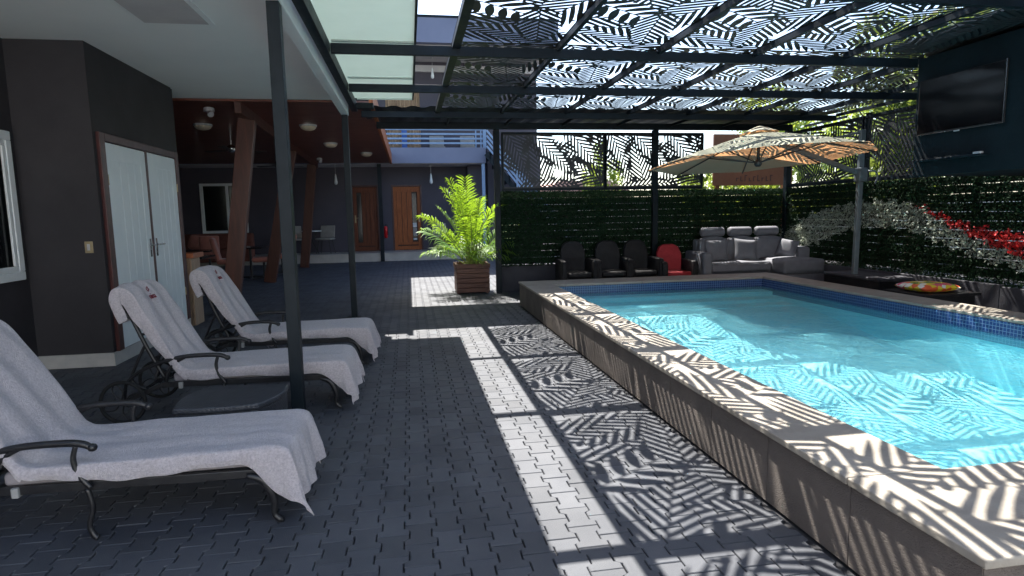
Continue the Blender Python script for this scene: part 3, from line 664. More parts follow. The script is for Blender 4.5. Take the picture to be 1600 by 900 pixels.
for i in range(3):
    MB().rbox(5.14+i*.53, 5.14+i*.53+.515, 10.12, 10.30, .42, .90, .05, puff=.03).build('back_cushion', M['sofafab'], so, smooth=True)
    x0 = 5.18+i*.53; pts = [(x0, 10.24, 1.02), (x0+.43, 10.24, 1.02)]
    hb = MB(); hb.tube([(x0, 10.24, 1.01), (x0+.012, 10.24, 1.01), (x0+.04, 10.24, 1.01), (x0+.40, 10.24, 1.01), (x0+.425, 10.24, 1.01), (x0+.44, 10.24, 1.01)], [.05, .075, .085, .085, .075, .05], n=20); h = hb.build('headrest', M['sofafab'], so, smooth=True)
    b = MB()
    for q in (.1, .34): b.tube([(x0+q, 10.28, .85), (x0+q, 10.26, .98)], .008)
    b.build('headrest_rod', M['chrome'], h)
def pillow(lab, loc, rot, sc=1):
    t = thing('throw_pillow', lab, 'pillow', (0, 0, 0), 'grey throw pillows on the sofa'); b = MB(); n = 16; vs = []; fs = []
    for s in (1, -1):
        k = len(vs)
        for j in range(n+1):
            for i in range(n+1):
                u, v = i/n*2-1, j/n*2-1; h = .075*((1-u**4)*(1-v**4))**.6; pin = 1-.08*(u*u*(1-v*v)+v*v*(1-u*u))
                vs.append((u*.2*(1-.06*(1-v*v)), s*h, v*.2*(1-.06*(1-u*u))))
        fs += [(k+j*(n+1)+i, k+j*(n+1)+i+1, k+(j+1)*(n+1)+i+1, k+(j+1)*(n+1)+i) for j in range(n) for i in range(n)]
    b.add(vs, fs); b.build('pillow_body', M['sofafab'], t, smooth=True); t.location = loc; t.rotation_euler = rot; t.scale = (sc, sc, sc)
pillow('square grey pillow leaning at the left end of the sofa', (5.36, 10.00, .69), (R(-18), 0, R(6)))
pillow('square grey pillow leaning in the middle of the sofa', (5.90, 9.98, .69), (R(-20), R(6), R(-8)))
pillow('plump grey pillow against the right armrest of the chaise', (6.70, 9.95, .70), (R(-25), R(10), R(-50)), .85)

# ------------------------------------------------------------------ low table with floral cushion, dark bench behind the pole
lt = thing('low_table', 'low black table holding the yellow floral cushion beyond the pool edge', 'table', (6.25, 6.5, 0))
b = MB(); b.box(5.93, 6.72, 6.15, 6.78, .33, .365); b.build('table_top', M['rattan'], lt, bevel=.008)
b = MB(); b.box(5.97, 6.68, 6.2, 6.73, .08, .33); b.build('table_body', M['rattan'], lt, bevel=.006)
for x in (6.0, 6.63):
    for y in (6.23, 6.68): MB().box(x-.02, x+.02, y-.02, y+.02, 0, .08).build('leg', M['rattan'], lt)
cu = thing('floral_cushion', 'yellow cushion with bright floral print lying on the low black table', 'cushion', (6.27, 6.47, .365))
vs = []; fs = []; n = 20
for s in (1, -1):
    k = len(vs)
    for j in range(n+1):
        for i in range(n+1):
            u, v = i/n*2-1, j/n*2-1; vs.append((6.27+u*.26, 6.47+v*.24, .42+s*.055*((1-u**4)*(1-v**4))**.5))
    fs += [(k+j*(n+1)+i, k+j*(n+1)+i+1, k+(j+1)*(n+1)+i+1, k+(j+1)*(n+1)+i) for j in range(n) for i in range(n)]
MB().add(vs, fs).build('cushion_body', M['floral'], cu, smooth=True)
db = thing('rattan_ottoman', 'long dark low ottoman beside the hedge behind the umbrella pole', 'ottoman', (6.75, 7.9, 0))
MB().rbox(6.45, 7.0, 7.45, 8.6, .04, .36, .02).build('body', M['rattan'], db); MB().rbox(6.44, 7.01, 7.44, 8.61, .362, .41, .015).build('lid', M['plinth'], db)

# ------------------------------------------------------------------ cantilever umbrella
ub = thing('cantilever_umbrella', 'sage cantilever umbrella with grey pole over the far right corner of the pool', 'umbrella', (6.58, 8.1, 0))
b = MB(); b.bar((6.58, 8.1, .05), (6.60, 8.1, 2.53), .075, .055, up=(0, 1, 0)); b.build('pole', M['polegrey'], ub, bevel=.006)
MB().box(6.28, 6.88, 7.85, 8.35, 0, .05).build('base_plate', M['steel'], ub, bevel=.006)
UC = Vector((4.90, 8.02, 2.36)); UR = 1.53; TX = -.06
def upt(ang, r, extra=0):
    x, y = r*math.cos(ang), r*math.sin(ang); return Vector((UC.x+x, UC.y+y, UC.z+.13-.41*(r/UR)**1.1+TX*y+.035*x+extra))
vs = []; fs = []; NR, NA = 10, 64
for i in range(NR+1):
    for k in range(NA):
        a = 2*math.pi*k/NA+math.pi/8; seg = (k % 8)/8; oc = math.cos(math.pi/8)/math.cos((seg-.5)*math.pi/4)   # octagon
        r = UR*i/NR*oc; sag = -.025*math.sin(seg*math.pi)*(i/NR)
        vs.append(upt(a, max(r, .001), sag))
for i in range(NR):
    for k in range(NA): fs.append((i*NA+k, i*NA+(k+1) % NA, (i+1)*NA+(k+1) % NA, (i+1)*NA+k))
cn = MB().add(vs, fs).build('canopy', M['umbrella'], ub, smooth=True)
vs = []; fs = []
for q, (r, e) in enumerate(((.001, .075), (.12, .06), (.26, .028))):
    for k in range(32): vs.append(upt(2*math.pi*k/32, r, e))
for q in range(2):
    for k in range(32): fs.append((q*32+k, q*32+(k+1) % 32, (q+1)*32+(k+1) % 32, (q+1)*32+k))
MB().add(vs, fs).build('vent_cap', M['umbrella'], cn, smooth=True)
hub = Vector((UC.x, UC.y, UC.z-.31)); b = MB(); b.tube([hub, UC+Vector((0, 0, .0))], .022); b.lathe([(.03, -.05), (.055, -.02), (.055, .03), (.03, .05)], hub, 14); b.build('hub', M['ribdark'], ub, smooth=True)
for k in range(8):
    a = 2*math.pi*k/8+math.pi/8
    rb = MB().tube([upt(a, r, -.022) for r in (.06, .5, 1.0, UR*.985)], .0105, 6).build('rib', M['ribdark'], ub)
    MB().tube([hub, upt(a, .85, -.03)], .008, 6).build('strut', M['ribdark'], rb)
b = MB(); b.bar((6.60, 8.12, 1.90), (5.45, 8.10, 2.27), .045, .07); b.bar((5.45, 8.10, 2.27), (UC.x, UC.y+.02, 2.40), .045, .06); b.build('arm', M['polegrey'], ub, bevel=.005)
b = MB(); b.bar((6.59, 8.13, 2.50), (5.95, 8.14, 2.36), .03, .03); b.bar((5.95, 8.14, 2.36), (5.5, 8.12, 2.27), .03, .03); b.build('stay', M['polegrey'], ub)
b = MB(); b.rbox(6.53, 6.67, 8.03, 8.16, 1.78, 1.98, .02); b.build('crank_housing', M['polegrey'], ub); MB().tube([(6.68, 8.04, 1.93), (6.76, 8.0, 1.92), (6.80, 8.0, 1.84), (6.76, 8.0, 1.74)], .013, 8, sub=4).build('crank_handle', M['polegrey'], ub, smooth=True)

# ------------------------------------------------------------------ loungers
def make_lounger(lab):
    t = thing('sun_lounger', lab, 'sun lounger', (0, 0, 0), 'cast metal sun loungers on the left'); W = .56; BX = M['castalu']
    b = MB()
    for y in (.02, W-.02):
        b.bar((-1.19, y, .252), (.06, y, .238), .022, .04)
        b.bar((-1.19, y, .252), (-1.44, y, .145), .022, .03)
    for x in (-1.15, -.78, -.4, .05): b.bar((x, .02, .245), (x, W-.02, .245), .03, .02)
    b.build('seat_frame', BX, t, bevel=.004)
    b = MB()
    for y in (.03, W-.03): b.tube([(-1.16, y, .27), (-1.27, y, .52), (-1.37, y, .78), (-1.44, y, .87)], .014, sub=4)
    for q in (.3, .6, .9): b.tube([(-1.16-.25*q, .03, .27+.56*q), (-1.16-.25*q, W-.03, .27+.56*q)], .010)
    b.tube([(-1.44, .03, .87), (-1.46, W/2, .90), (-1.44, W-.03, .87)], .014, sub=4)
    b.build('back_frame', BX, t, smooth=True)
    for y in (.06, W-.06): MB().tube([(-1.29, y, .54), (-1.36, y, .40), (-1.40, y, .28), (-1.30, y, .21)], [.010, .010, .012, .012], sub=4).build('recline_strut', BX, t, smooth=True)
    for y in (-.01, W+.01):
        b = MB(); yc = .03 if y < .2 else W-.03
        b.tube([(-1.44, yc, .15), (-1.41, y, .27), (-1.34, y, .345), (-1.2, y, .41), (-1.03, y, .45), (-.85, y, .455), (-.77, y, .445), (-.73, y, .42)], [.010, .012, .013, .014, .015, .016, .016, .013], n=10, sub=5)
        b.lathe([(.004, -.018), (.016, -.012), (.020, 0), (.016, .012), (.004, .018)], (-.735, y, .428), 12)
        b.tube([(-.80, y, .44), (-.815, y, .38), (-.80, y, .31), (-.755, y, .245)], [.011, .012, .012, .013], sub=5)
        b.tube([(-1.01, y, .45), (-1.08, y, .41), (-1.13, y, .35), (-1.15, y, .28)], .011, sub=5)
        b.build('armrest', BX, t, smooth=True)
    for y, n_ in ((.005, 0), (W-.005, 1)):
        MB().tube([(-.78, y, .24), (-.765, y, .15), (-.785, y, .07), (-.77, y, .02), (-.755, y, .008)], [.013, .012, .012, .014, .016], sub=4).build('leg', BX, t, smooth=True)
        MB().tube([(-.12, y, .235), (-.055, y, .215), (-.02, y, .16), (-.005, y, .10), (-.01, y, .045), (.015, y, .015), (.03, y, .014)], [.012, .022, .022, .017, .014, .018, .012], sub=4).build('leg', BX, t, smooth=True)
    MB().tube([(-1.43, -.03, .155), (-1.43, W+.03, .155)], .010).build('axle', BX, t, smooth=True)
    for y in (-.03, W+.03):
        b = MB(); C = lambda a, r: (-1.43+r*math.cos(a), y, .155+r*math.sin(a)); b.tube([C(2*math.pi*k/36, .142) for k in range(36)], .013, 8, close=True)
        w = b.build('wheel', M['rubber'], t, smooth=True); b = MB()
        for q in range(4):                                       # petal shaped cast spokes
            a = q*math.pi/2+.35
            b.tube([C(a, .02), C(a-.42, .07), C(a-.20, .115), C(a, .132), C(a+.20, .115), C(a+.42, .07), C(a, .02)], .0055, 6, sub=4)
        b.lathe([(.022, -.012), (.022, .012)], (-1.43, y, .155), 12); b.build('spokes', BX, w, smooth=True)
    b = MB()                                                     # cushion: seat and back
    b.rbox(-1.12, .05, .03, W-.03, .262, .325, .02); b.build('seat_cushion', M['towelback'], t, smooth=True)
    return t
L_SPOTS = [(-.655, 2.81, 'sun lounger in front, nearest the camera'), (-.565, 4.49, 'middle sun lounger, directly behind the wicker table'), (-.49, 5.82, 'farthest sun lounger, beside the far steel post')]
lo = make_lounger(L_SPOTS[0][2]); lo.location = (L_SPOTS[0][0], L_SPOTS[0][1], 0)
for x, y, lb in L_SPOTS[1:]: dup(lo, (x, y, 0), R(rnd.uniform(-.6, .6)), lb)
for (x, y, _), lb in zip(L_SPOTS, ('pale strap clip on the rail of the near lounger', 'pale strap clip on the rail of the middle lounger', 'pale strap clip on the rail of the farthest lounger')): pass

def towel(loc, seed, lab, wordpos=True):
    # length profile (x, z) and the outward normal; width runs from near skirt hem to far skirt hem
    t = thing('towel', lab, 'towel', loc, 'grey towels draped over the sun loungers'); W = .56; rs = random.Random(seed)
    prof = [(-1.415, .70), (-1.45, .78), (-1.475, .86), (-1.46, .925), (-1.40, .945), (-1.33, .90), (-1.25, .76), (-1.15, .58), (-1.07, .43), (-1.02, .365), (-.94, .348), (-.7, .352), (-.35, .356), (-.05, .36), (.045, .352), (.082, .31), (.10, .22), (.115, .12), (.125, .06)]
    P = []; 
    for i in range(len(prof)-1):
        a, b_, c, d = (Vector(prof[min(max(k, 0), len(prof)-1)]) for k in (i-1, i, i+1, i+2))
        for j in range(9):
            q = j/9; P.append(.5*((2*b_)+(c-a)*q+(2*a-5*b_+4*c-d)*q*q+(3*b_-a-3*c+d)*q**3))
    P.append(Vector(prof[-1])); m = len(P); s = [0]
    for i in range(1, m): s.append(s[-1]+(P[i]-P[i-1]).length)
    ssum = s[-1]; hip = next(i for i in range(m) if P[i].x > -1.03 and P[i].y < .5); foot = next(i for i in range(m) if P[i].x > .045)
    nv = 64; vs = []
    for i in range(m):
        T_ = (P[min(i+1, m-1)]-P[max(i-1, 0)]).normalized(); N = Vector((-T_.y, T_.x))       # outward normal in xz
        if i < 28: pass
        dist_h = abs(s[i]-s[hip])
        for j in range(nv+1):
            v = j/nv
            near = v < .5; edge = .16                                                  # fraction of the width that is skirt on each side
            # skirt length and direction
            k_hip = math.exp(-(dist_h/.20)**2)
            sk = (.085 if s[i] < s[hip] else .072)+(.17*k_hip if not near else -.01*k_hip)+.012*math.sin(s[i]*9+seed)+.008*noise.noise(Vector((s[i]*5, seed, v > .5)))
            if s[i] < s[hip]: sk *= .75+.35*min(1, s[i]/.5)
            if i < foot: sk += .15*math.exp(-((s[foot]-s[i])/.10)**2)
            if i >= foot: sk = .012+.225*max(0, min(1, (P[i].y-.06)/.29))
            if v < edge: f = 1-v/edge; y = -.005; ys = -1
            elif v > 1-edge: f = (v-1+edge)/edge; y = W+.005; ys = 1
            else: f = 0; ys = 0; y = -.005+(W+.01)*(v-edge)/(1-2*edge)
            mid = 1-(2*((v-edge)/(1-2*edge))-1)**2 if f == 0 else 0
            crown = 0
            if s[i] < s[hip]:                                      # rounded shoulders of the backrest
                hh = max(0, 1-s[i]/.42); crown = .035*mid*hh; narrow = .045*max(0, 1-abs(s[i]-.27)/.35)
                y += (-ys if ys else (1 if y < W/2 else -1)*(1-mid))*narrow*1
            x, z = P[i].x+N.x*crown, P[i].y+N.y*crown
            d = sk*f
            if i >= foot:
                # corners of the overhang hang lower and flare into a pleat
                drop = max(0, .36-P[i].y)
                cc = abs(2*v-1)**6
                kk = min(1, drop/.22); z -= .02*cc*kk-.05*kk*(1-cc)*(.4+.6*v); y += .02*math.copysign(1, v-.5)*cc*kk; x += .020*math.sin(v*17+seed)*kk+.012*math.sin(v*41+seed*2)*kk+.015*cc*kk
                z -= d; y += ys*d*.12; x += d*.12
            else:
                dirx, dirz = (-N.x, -N.y) if s[i] < s[hip] else (0, -1)
                mixk = k_hip; dx, dz = dirx*(1-mixk)+.25*mixk*(1 if ys > 0 else .6), dirz*(1-mixk)-1*mixk
                x += dx*d; z += dz*d; y += ys*(.008*math.sin(f*3.14)+.012*f*math.sin(s[i]*31+seed*2))
            # folds
            wob = .008*noise.noise(Vector((s[i]*4, v*9, seed)))+.0025*noise.noise(Vector((s[i]*11, v*24, seed+9)))
            if s[i] < s[hip]+.25: wob += .010*math.sin(v*26+2.3*math.sin(s[i]*4+seed)+seed)*(1-abs(2*v-1))*min(1, s[i]/.3)*max(0, 1-max(0, s[i]-s[hip])/.25)
            if s[i] > s[hip]: wob += .003*math.sin(s[i]*22+v*5+seed)*math.exp(-((v-.25)/.12)**2)
            if f == 0: x += N.x*wob; z += N.y*wob+.0
            else: y += ys*abs(wob)
            vs.append((x, y, z))
    fs = [(i*(nv+1)+j, i*(nv+1)+j+1, (i+1)*(nv+1)+j+1, (i+1)*(nv+1)+j) for i in range(m-1) for j in range(nv)]
    b = MB().add([(x+loc[0], y+loc[1], z+loc[2]) for x, y, z in vs], fs); o = b.build('towel_cloth', M['towel'], t, smooth=True)
    so_ = o.modifiers.new('thick', 'SOLIDIFY'); so_.thickness = .006; so_.offset = 1
    ss = o.modifiers.new('sub', 'SUBSURF'); ss.levels = ss.render_levels = 1
    # red embroidery on the back rest
    d = Vector((-1.25+1.33, 0, .76-.90)).normalized(); up = -d; nrm = Vector((-d.z, 0, d.x)); nrm = Vector((.87, 0, .50)); xax = Vector((0, 1, 0)); nrm = xax.cross(up)
    if nrm.x < 0: nrm = -nrm
    Rm = Matrix(((xax.x, up.x, nrm.x, 0), (xax.y, up.y, nrm.y, 0), (xax.z, up.z, nrm.z, 0), (0, 0, 0, 1)))
    base = Vector((-1.292, .22, .832))+nrm*.028
    text_mesh('embroidered_word', 'nina', .062, M['redthread'], o, Matrix.Translation(base)@Rm)
    lg = MB(); c = base+up*.07
    lg.tube([c+xax*.02+up*.0, c+xax*.0+up*.02, c-xax*.02+up*.005, c-xax*.005+up*-.012, c+xax*.018+up*.028], .0028, 5, sub=3)
    lgo = lg.build('embroidered_emblem', M['redthread'], None); lgo.parent = o
    return t
towel((L_SPOTS[0][0], L_SPOTS[0][1], 0), 1, 'grey lilac towel draped over the front lounger, biggest in view')
towel((L_SPOTS[1][0], L_SPOTS[1][1], 0), 5, 'grey lilac towel draped over the middle lounger behind the wicker table')
towel((L_SPOTS[2][0], L_SPOTS[2][1], 0), 11, 'grey lilac towel draped over the farthest lounger')
for (x, y, _), lb in zip(L_SPOTS, ('front', 'middle', 'farthest')):
    MB().rbox(x-1.075, x-1.045, y-.006, y+.045, .222, .268, .006).build('strap_clip', M['clip'], None)
    o = bpy.data.objects[[k.name for k in bpy.data.objects if k.name.startswith('strap_clip')][-1]]; tag(o, 'pale plastic strap clip on the side rail of the %s lounger' % lb, 'clip', 'pale strap clips on the loungers')

# ------------------------------------------------------------------ wicker side table between the near loungers
wt = thing('wicker_table', 'charcoal wicker side table with bowed sides behind the near lounger', 'side table', (-1.04, 3.75, 0))
pl = []
cor = [(-1.32, 3.49), (-.87, 3.49), (-.78, 3.88), (-1.27, 3.93)]
for i in range(4):
    a, c = Vector(cor[i]), Vector(cor[(i+1) % 4]); dd = c-a; nn = Vector((dd.y, -dd.x)).normalized()
    for j in range(8): q = j/8; pl.append(tuple(a+dd*q+nn*(.045 if i % 2 else .02)*math.sin(q*math.pi)))
MB().prism([(x-(x+1.04)*.04, y-(y-3.79)*.04) for x, y in pl], 'z', .012, .335).build('table_body', M['weave'], wt, bevel=.01)
MB().prism(pl, 'z', .336, .372).build('table_top', M['weave'], wt, bevel=.012, seg=3)

# ------------------------------------------------------------------ planter and palm
pb = thing('planter_box', 'dark red brown slatted timber planter standing in the sunlit patch', 'planter', (1.1, 11.0, 0))
x0, x1, y0, y1 = .80, 1.39, 10.70, 11.29
for k in range(6):
    z0 = .025+.086*k; b = MB(); e = .012 if k == 5 else 0
    b.box(x0-e, x1+e, y0-e, y0+.022, z0, z0+.079); b.box(x0-e, x1+e, y1-.022, y1+e, z0, z0+.079); b.box(x0-e, x0+.022, y0+.022, y1-.022, z0, z0+.079); b.box(x1-.022, x1+e, y0+.022, y1-.022, z0, z0+.079)
    b.build('plank_course', M['planterwood'], pb, bevel=.004)
for x in (x0+.04, x1-.04):
    for y in (y0+.04, y1-.04): MB().box(x-.02, x+.02, y-.02, y+.02, 0, .52).build('corner_post', M['planterwood'], pb)
MB().box(x0+.023, x1-.023, y0+.023, y1-.023, .30, .47).build('soil', M['bark'], pb)
palm = thing('areca_palm', 'bright green areca palm with arching fronds growing in the timber planter', 'palm', (1.1, 11.0, .47))
rp = random.Random(12)
def frond(base, az, tilt, length, bend, leaf, leafw, name='frond'):
    n = 18; pts = []; tw = rp.uniform(-.7, .7); d = Vector((math.cos(az)*math.sin(tilt), math.sin(az)*math.sin(tilt), math.cos(tilt))); p = Vector(base); side = Vector((math.sin(az), -math.cos(az), 0))
    for i in range(n+1):
        pts.append(p.copy()); t = i/n; th = tilt+bend*t*t
        d = Vector((math.cos(az)*math.sin(th), math.sin(az)*math.sin(th), math.cos(th))); p = p+d*length/n
    st = MB(); st.tube(pts, [.010*(1-.8*i/n)+.001 for i in range(n+1)], 6)
    V = []; Fq = []
    m = 24
    for q in range(m):
        t = .30+.70*q/m; i = min(int(t*n), n-1); f = t*n-i; c = pts[i].lerp(pts[i+1], f); tg = (pts[i+1]-pts[i]).normalized(); sd_ = Matrix.Rotation(tw*(1-.4*t), 3, tg) @ side; upn = sd_.cross(tg).normalized()
        ll = leaf*(.55+.75*math.sin(math.pi*(.12+.82*(t-.30)/.70)))*rp.uniform(.88, 1.08)
        for s in (-1, 1):
            fwdk = .55+.5*t; dr = (sd_*s+tg*fwdk+upn*.38+Vector((rp.uniform(-.12,.12), rp.uniform(-.12,.12), rp.uniform(-.15,.1)))).normalized(); w = leafw*rp.uniform(.8, 1.15); wv = dr.cross(upn).normalized()
            k = len(V); c1 = c+dr*ll*.35; c2 = c+dr*ll*.72+Vector((0, 0, -.035*ll/.25)); c3 = c+dr*ll-Vector((0, 0, .11*ll/.25))*rp.uniform(.5, 1.4)
            V += [c, c1+wv*w*.5, c1-wv*w*.5, c2+wv*w*.42, c2-wv*w*.42, c3]
            Fq += [(k, k+1, k+2), (k+1, k+3, k+4, k+2), (k+3, k+5, k+4)]
    lf = MB().add(V, Fq)
    fr_ = lf.build(name, M['palmleaf'], palm); st.build('rachis', M['palmstem'], fr_, smooth=True)
FR = [(178, 20, 1.35, .55), (190, 30, 1.5, .8), (165, 40, 1.25, .75), (150, 16, 1.45, .5), (100, 10, 1.5, .35), (60, 14, 1.4, .5), (20, 18, 1.35, .6), (5, 30, 1.25, .8), (-20, 38, 1.05, 1.0), (-40, 20, 1.3, .65), (-75, 12, 1.45, .5),
      (-100, 24, 1.25, .8), (-120, 10, 1.5, .35), (-140, 32, 1.15, .95), (-160, 14, 1.45, .45), (215, 46, 1.0, 1.0), (330, 52, .9, 1.1), (0, 55, .85, 1.1), (175, 58, .95, .9), (250, 50, .85, 1.2), (290, 44, .9, 1.1), (80, 40, 1.1, .9), (130, 48, 1.0, .9), (40, 46, 1.0, .9), (270, 6, 1.6, .3), (200, 8, 1.58, .33), (120, 5, 1.55, .3)]
for az, ti, ln, bd in FR:
    if ti > 28: ln *= .86
    frond((1.1+rp.uniform(-.11, .11), 11.0+rp.uniform(-.11, .11), .46), R(az+rp.uniform(-8, 8)), R(ti), ln*rp.uniform(.88, 1.06), bd*rp.uniform(.8, 1.3), .27, .022)
for k in range(9):
    a = rp.uniform(0, 6.28); r = rp.uniform(.03, .14); MB().tube([(1.1+r*math.cos(a), 11+r*math.sin(a), .46), (1.1+1.25*r*math.cos(a), 11+1.25*r*math.sin(a), .8+rp.uniform(0, .15))], [.016, .010]).build('cane', M['palmstem'], palm, smooth=True)

# ------------------------------------------------------------------ hotel building at the back
hb = thing('hotel_building', 'two storey plum grey building at the back with timber doors and lavender balcony', 'building', (0, 20, 0))
YF, YW = 19.40, 20.60
MB().box(-9, 2.95, YF, YW+.2, 0, .262).build('terrace_step', M['tile'], hb, bevel=.004)
b = MB()                                                         # ground floor wall with openings
ops = [(-6.42, -5.05, .96, 2.52), (-1.82, -.95, .262, 2.42), (-.53, .46, .262, 2.42)]
xs = sorted([-9, 4.4]+[v for o_ in ops for v in o_[:2]])
for a, e in zip(xs[:-1], xs[1:]):
    op = [o_ for o_ in ops if o_[0] <= a+1e-6 and o_[1] >= e-1e-6]
    if not op: b.box(a, e, YW, YW+.2, .262, 3.0)
    else:
        if op[0][2] > .3: b.box(a, e, YW, YW+.2, .262, op[0][2])
        b.box(a, e, YW, YW+.2, op[0][3], 3.0)
b.box(2.95, 4.4, YW, YW+.2, 0, .261)
b.build('wall', M['farwall'], hb)
MB().box(-9, 4.4, YW+.45, YW+.6, 0, 6.4).build('backing_wall', M['darkwall'], hb)  # added behind the openings to block sky light leaking round the doors
MB().box(-9, -8.8, 9.2, YW, 0, 3.0).build('wall', M['farwall'], hb)
MB().box(1.95, 2.4, 20.0, YW-.002, .262, 2.99).build('pier', M['farwall'], hb)
MB().box(2.62, 4.4, 20.1, 20.3, 0, 3.6).build('stair_wall', M['farwall'], hb)
MB().box(-9, 2.45, YF, YW+.2, 3.0, 3.10).build('balcony_slab', M['soffit'], hb)
MB().box(-9, 2.47, YF-.08, YF+.06, 3.012, 3.49).build('balcony_parapet', M['fascia'], hb, bevel=.008)
b = MB(); b.box(-9, -.6, YW, YW+.2, 3.1, 6.35); b.box(-.6, .5, YW, YW+.2, 5.6, 6.35); b.box(.5, 4.4, YW, YW+.2, 3.1, 6.35); b.build('wall', M['farwall'], hb)
MB().box(-9, 4.5, 18.4, YW+.2, 6.35, 6.42).build('upper_soffit', M['soffit'], hb)
MB().box(-9, 4.5, YW-.12, YW-.002, 6.02, 6.22).build('cornice_beam', M['soffit'], hb)
MB().box(-9, 4.6, 18.3, 18.5, 6.34, 7.04).build('roof_parapet', M['fascia'], hb, bevel=.01)
MB().box(-9, 4.6, 18.5, YW+.2, 6.42, 6.52).build('roof_slab', M['skirting'], hb)
MB().box(-9, 4.62, 18.28, 18.52, 7.041, 7.10).build('roof_coping', M['steel'], hb)
rl = MB()
for z in (3.60, 3.74, 3.88, 4.02): rl.box(-9, 2.40, YF-.03, YF+.01, z, z+.055)
for x in (2.32, 2.16, -3, -6): rl.box(x, x+.035, YF-.028, YF+.008, 3.49, 4.02)
rl.box(2.40, 2.50, YF-.06, YF+.04, 3.45, 4.10); rail = rl.build('balcony_railing', M['steel_blue'], hb, bevel=.004)
MB().box(2.34, 2.44, YF-.04, YF+.06, 0.262, 3.0).build('column', M['steel_blue'], hb, bevel=.005)
MB().box(-.90, -.78, YF-.05, YF+.06, 0, 3.0).build('column', M['steel'], hb, bevel=.005)
MB().box(-9, 2.34, YF-.012, YF-.001, .235, .262).build('step_edge', M['tile'], hb)
b = MB(); f = MB()
for i in range(14):
    x = 2.55+i*.2; z = 3.30-.245*i
    if z < .1: break
    b.box(x, x+.24, 19.0, 19.95, z, z+.04); f.box(x, x+.03, 19.0, 19.95, z-.2, z)
st = b.build('stair_treads', M['steel'], hb); f.build('stair_risers', M['steel'], st)
b = MB()
for dz in (.30, .46, .62, .78): b.bar((2.47, 19.0, 3.20+dz), (5.1, 19.0, -.02+dz), .03, .055)
for x in (3.4, 4.3): b.bar((x, 19.0, 3.2-(x-2.47)*1.2243-.1), (x, 19.0, 3.2-(x-2.47)*1.2243+.82), .035, .035)
b.build('stair_railing', M['steel_blue'], hb)
MB().bar((2.45, 19.02, 3.28), (5.0, 19.02, .1), .04, .16).build('stair_stringer', M['steel'], hb)
b = MB(); vs = []; n = 60
for i in range(n+1):
    x = -.6+1.1*i/n; yy = YW+.05+.03*math.sin(i*.9); vs += [(x, yy, 3.12), (x, yy, 5.6)]
b.add(vs, [(2*i, 2*i+2, 2*i+3, 2*i+1) for i in range(n)]); b.build('balcony_curtain', M['curtain'], hb, smooth=True)
MB().box(-.12, .05, 20.3, 20.42, 3.12, 4.25).build('blue_locker', M['bluepl'], None)
tag(bpy.data.objects['blue_locker'], 'bright blue upright locker on the balcony in front of the curtain', 'locker')
# timber doors: the left one has its glass strip on the left, the right one on the right
def timber_door(x0, x1, gl, lab, dw=M['doorwood']):
    t = MB(); y = YW+.05; z0, z1 = .275, 2.36; w = x1-x0
    t.box(x0, x1, y, y+.03, z0, z1); dr = t.build('door', M['groove'], hb); dr['label'] = lab
    p = MB(); s = .10
    gx0 = x0+.11 if gl < 0 else x1-.28; gx1 = gx0+.15
    p.box(x0, x0+s, y-.018, y, z0, z1); p.box(x1-s, x1, y-.018, y, z0, z1); p.box(x0+s, x1-s, y-.018, y, z1-.17, z1); p.box(x0+s, x1-s, y-.018, y, z0, z0+.13); p.box(x0+s, x1-s, y-.018, y, z0+.17, z0+.26)
    px = [(x0+s, gx0-.0)] if gl > 0 else [(gx1, x1-s)]
    a, e = px[0]; n = 3; d = (e-a)/n
    for i in range(n): p.box(a+i*d+.008, a+(i+1)*d-.008, y-.012, y, z0+.26, z1-.17)
    p.build('rails_and_planks', dw, dr, bevel=.004)
    MB().box(gx0+.01, gx1-.005, y-.006, y-.001, z0+.30, z1-.20).build('glass_strip', M['glass'], dr)
    hx = x0+.05 if gl < 0 else x1-.05
    h = MB(); h.box(hx-.02, hx+.02, y-.026, y-.018, 1.20, 1.45); h.tube([(hx, y-.05, 1.36), (hx+(-gl)*.11, y-.05, 1.36)], .009); h.tube([(hx, y-.02, 1.36), (hx, y-.05, 1.36)], .008); h.build('handle', M['brass'], dr)
    fm = MB()
    for (a, e, c, d_) in ((x0-.055, x0-.003, .262, 2.42), (x1+.003, x1+.055, .262, 2.42), (x0-.003, x1+.003, 2.365, 2.42)): fm.box(a, e, YW-.015, YW+.10, c, d_)
    fm.build('door_frame', M['maroon'], hb, bevel=.004)
timber_door(-1.765, -1.005, -1, 'timber door with glass strip on its left side', M['doordark'])
timber_door(-.475, .405, 1, 'warm timber door with glass strip on its right side')
for x in (.22,):
    pn = thing('paper_notice', 'white and grey paper notices taped to the glass of the right timber door', 'notice', (.2, YW+.04, .9))
    MB().box(.135, .262, YW+.038, YW+.0415, 1.02, 1.17).build('sheet', M['paper'], pn); MB().box(.14, .262, YW+.038, YW+.0415, .74, 1.0).build('sheet', M['greychair'], pn); MB().box(.14, .262, YW+.038, YW+.0415, .60, .66).build('sheet', M['paper'], pn)
w = MB()
for (a, e, c, d) in ((-6.42, -5.05, .96, 1.04), (-6.42, -5.05, 2.44, 2.52), (-6.42, -6.33, 1.04, 2.44), (-5.14, -5.05, 1.04, 2.44), (-5.66, -5.58, 1.04, 2.44)): w.box(a, e, YW-.03, YW+.06, c, d)
wf = w.build('window', M['white_trim'], hb, bevel=.006); MB().box(-6.33, -5.14, YW+.03, YW+.04, 1.04, 2.44).build('pane', M['glass'], wf)
b = MB()
for i in range(10): b.box(-6.33, -5.14, YW+.10, YW+.13, 1.1+i*.135, 1.12+i*.135)
b.build('blind', M['ribdark'], wf)
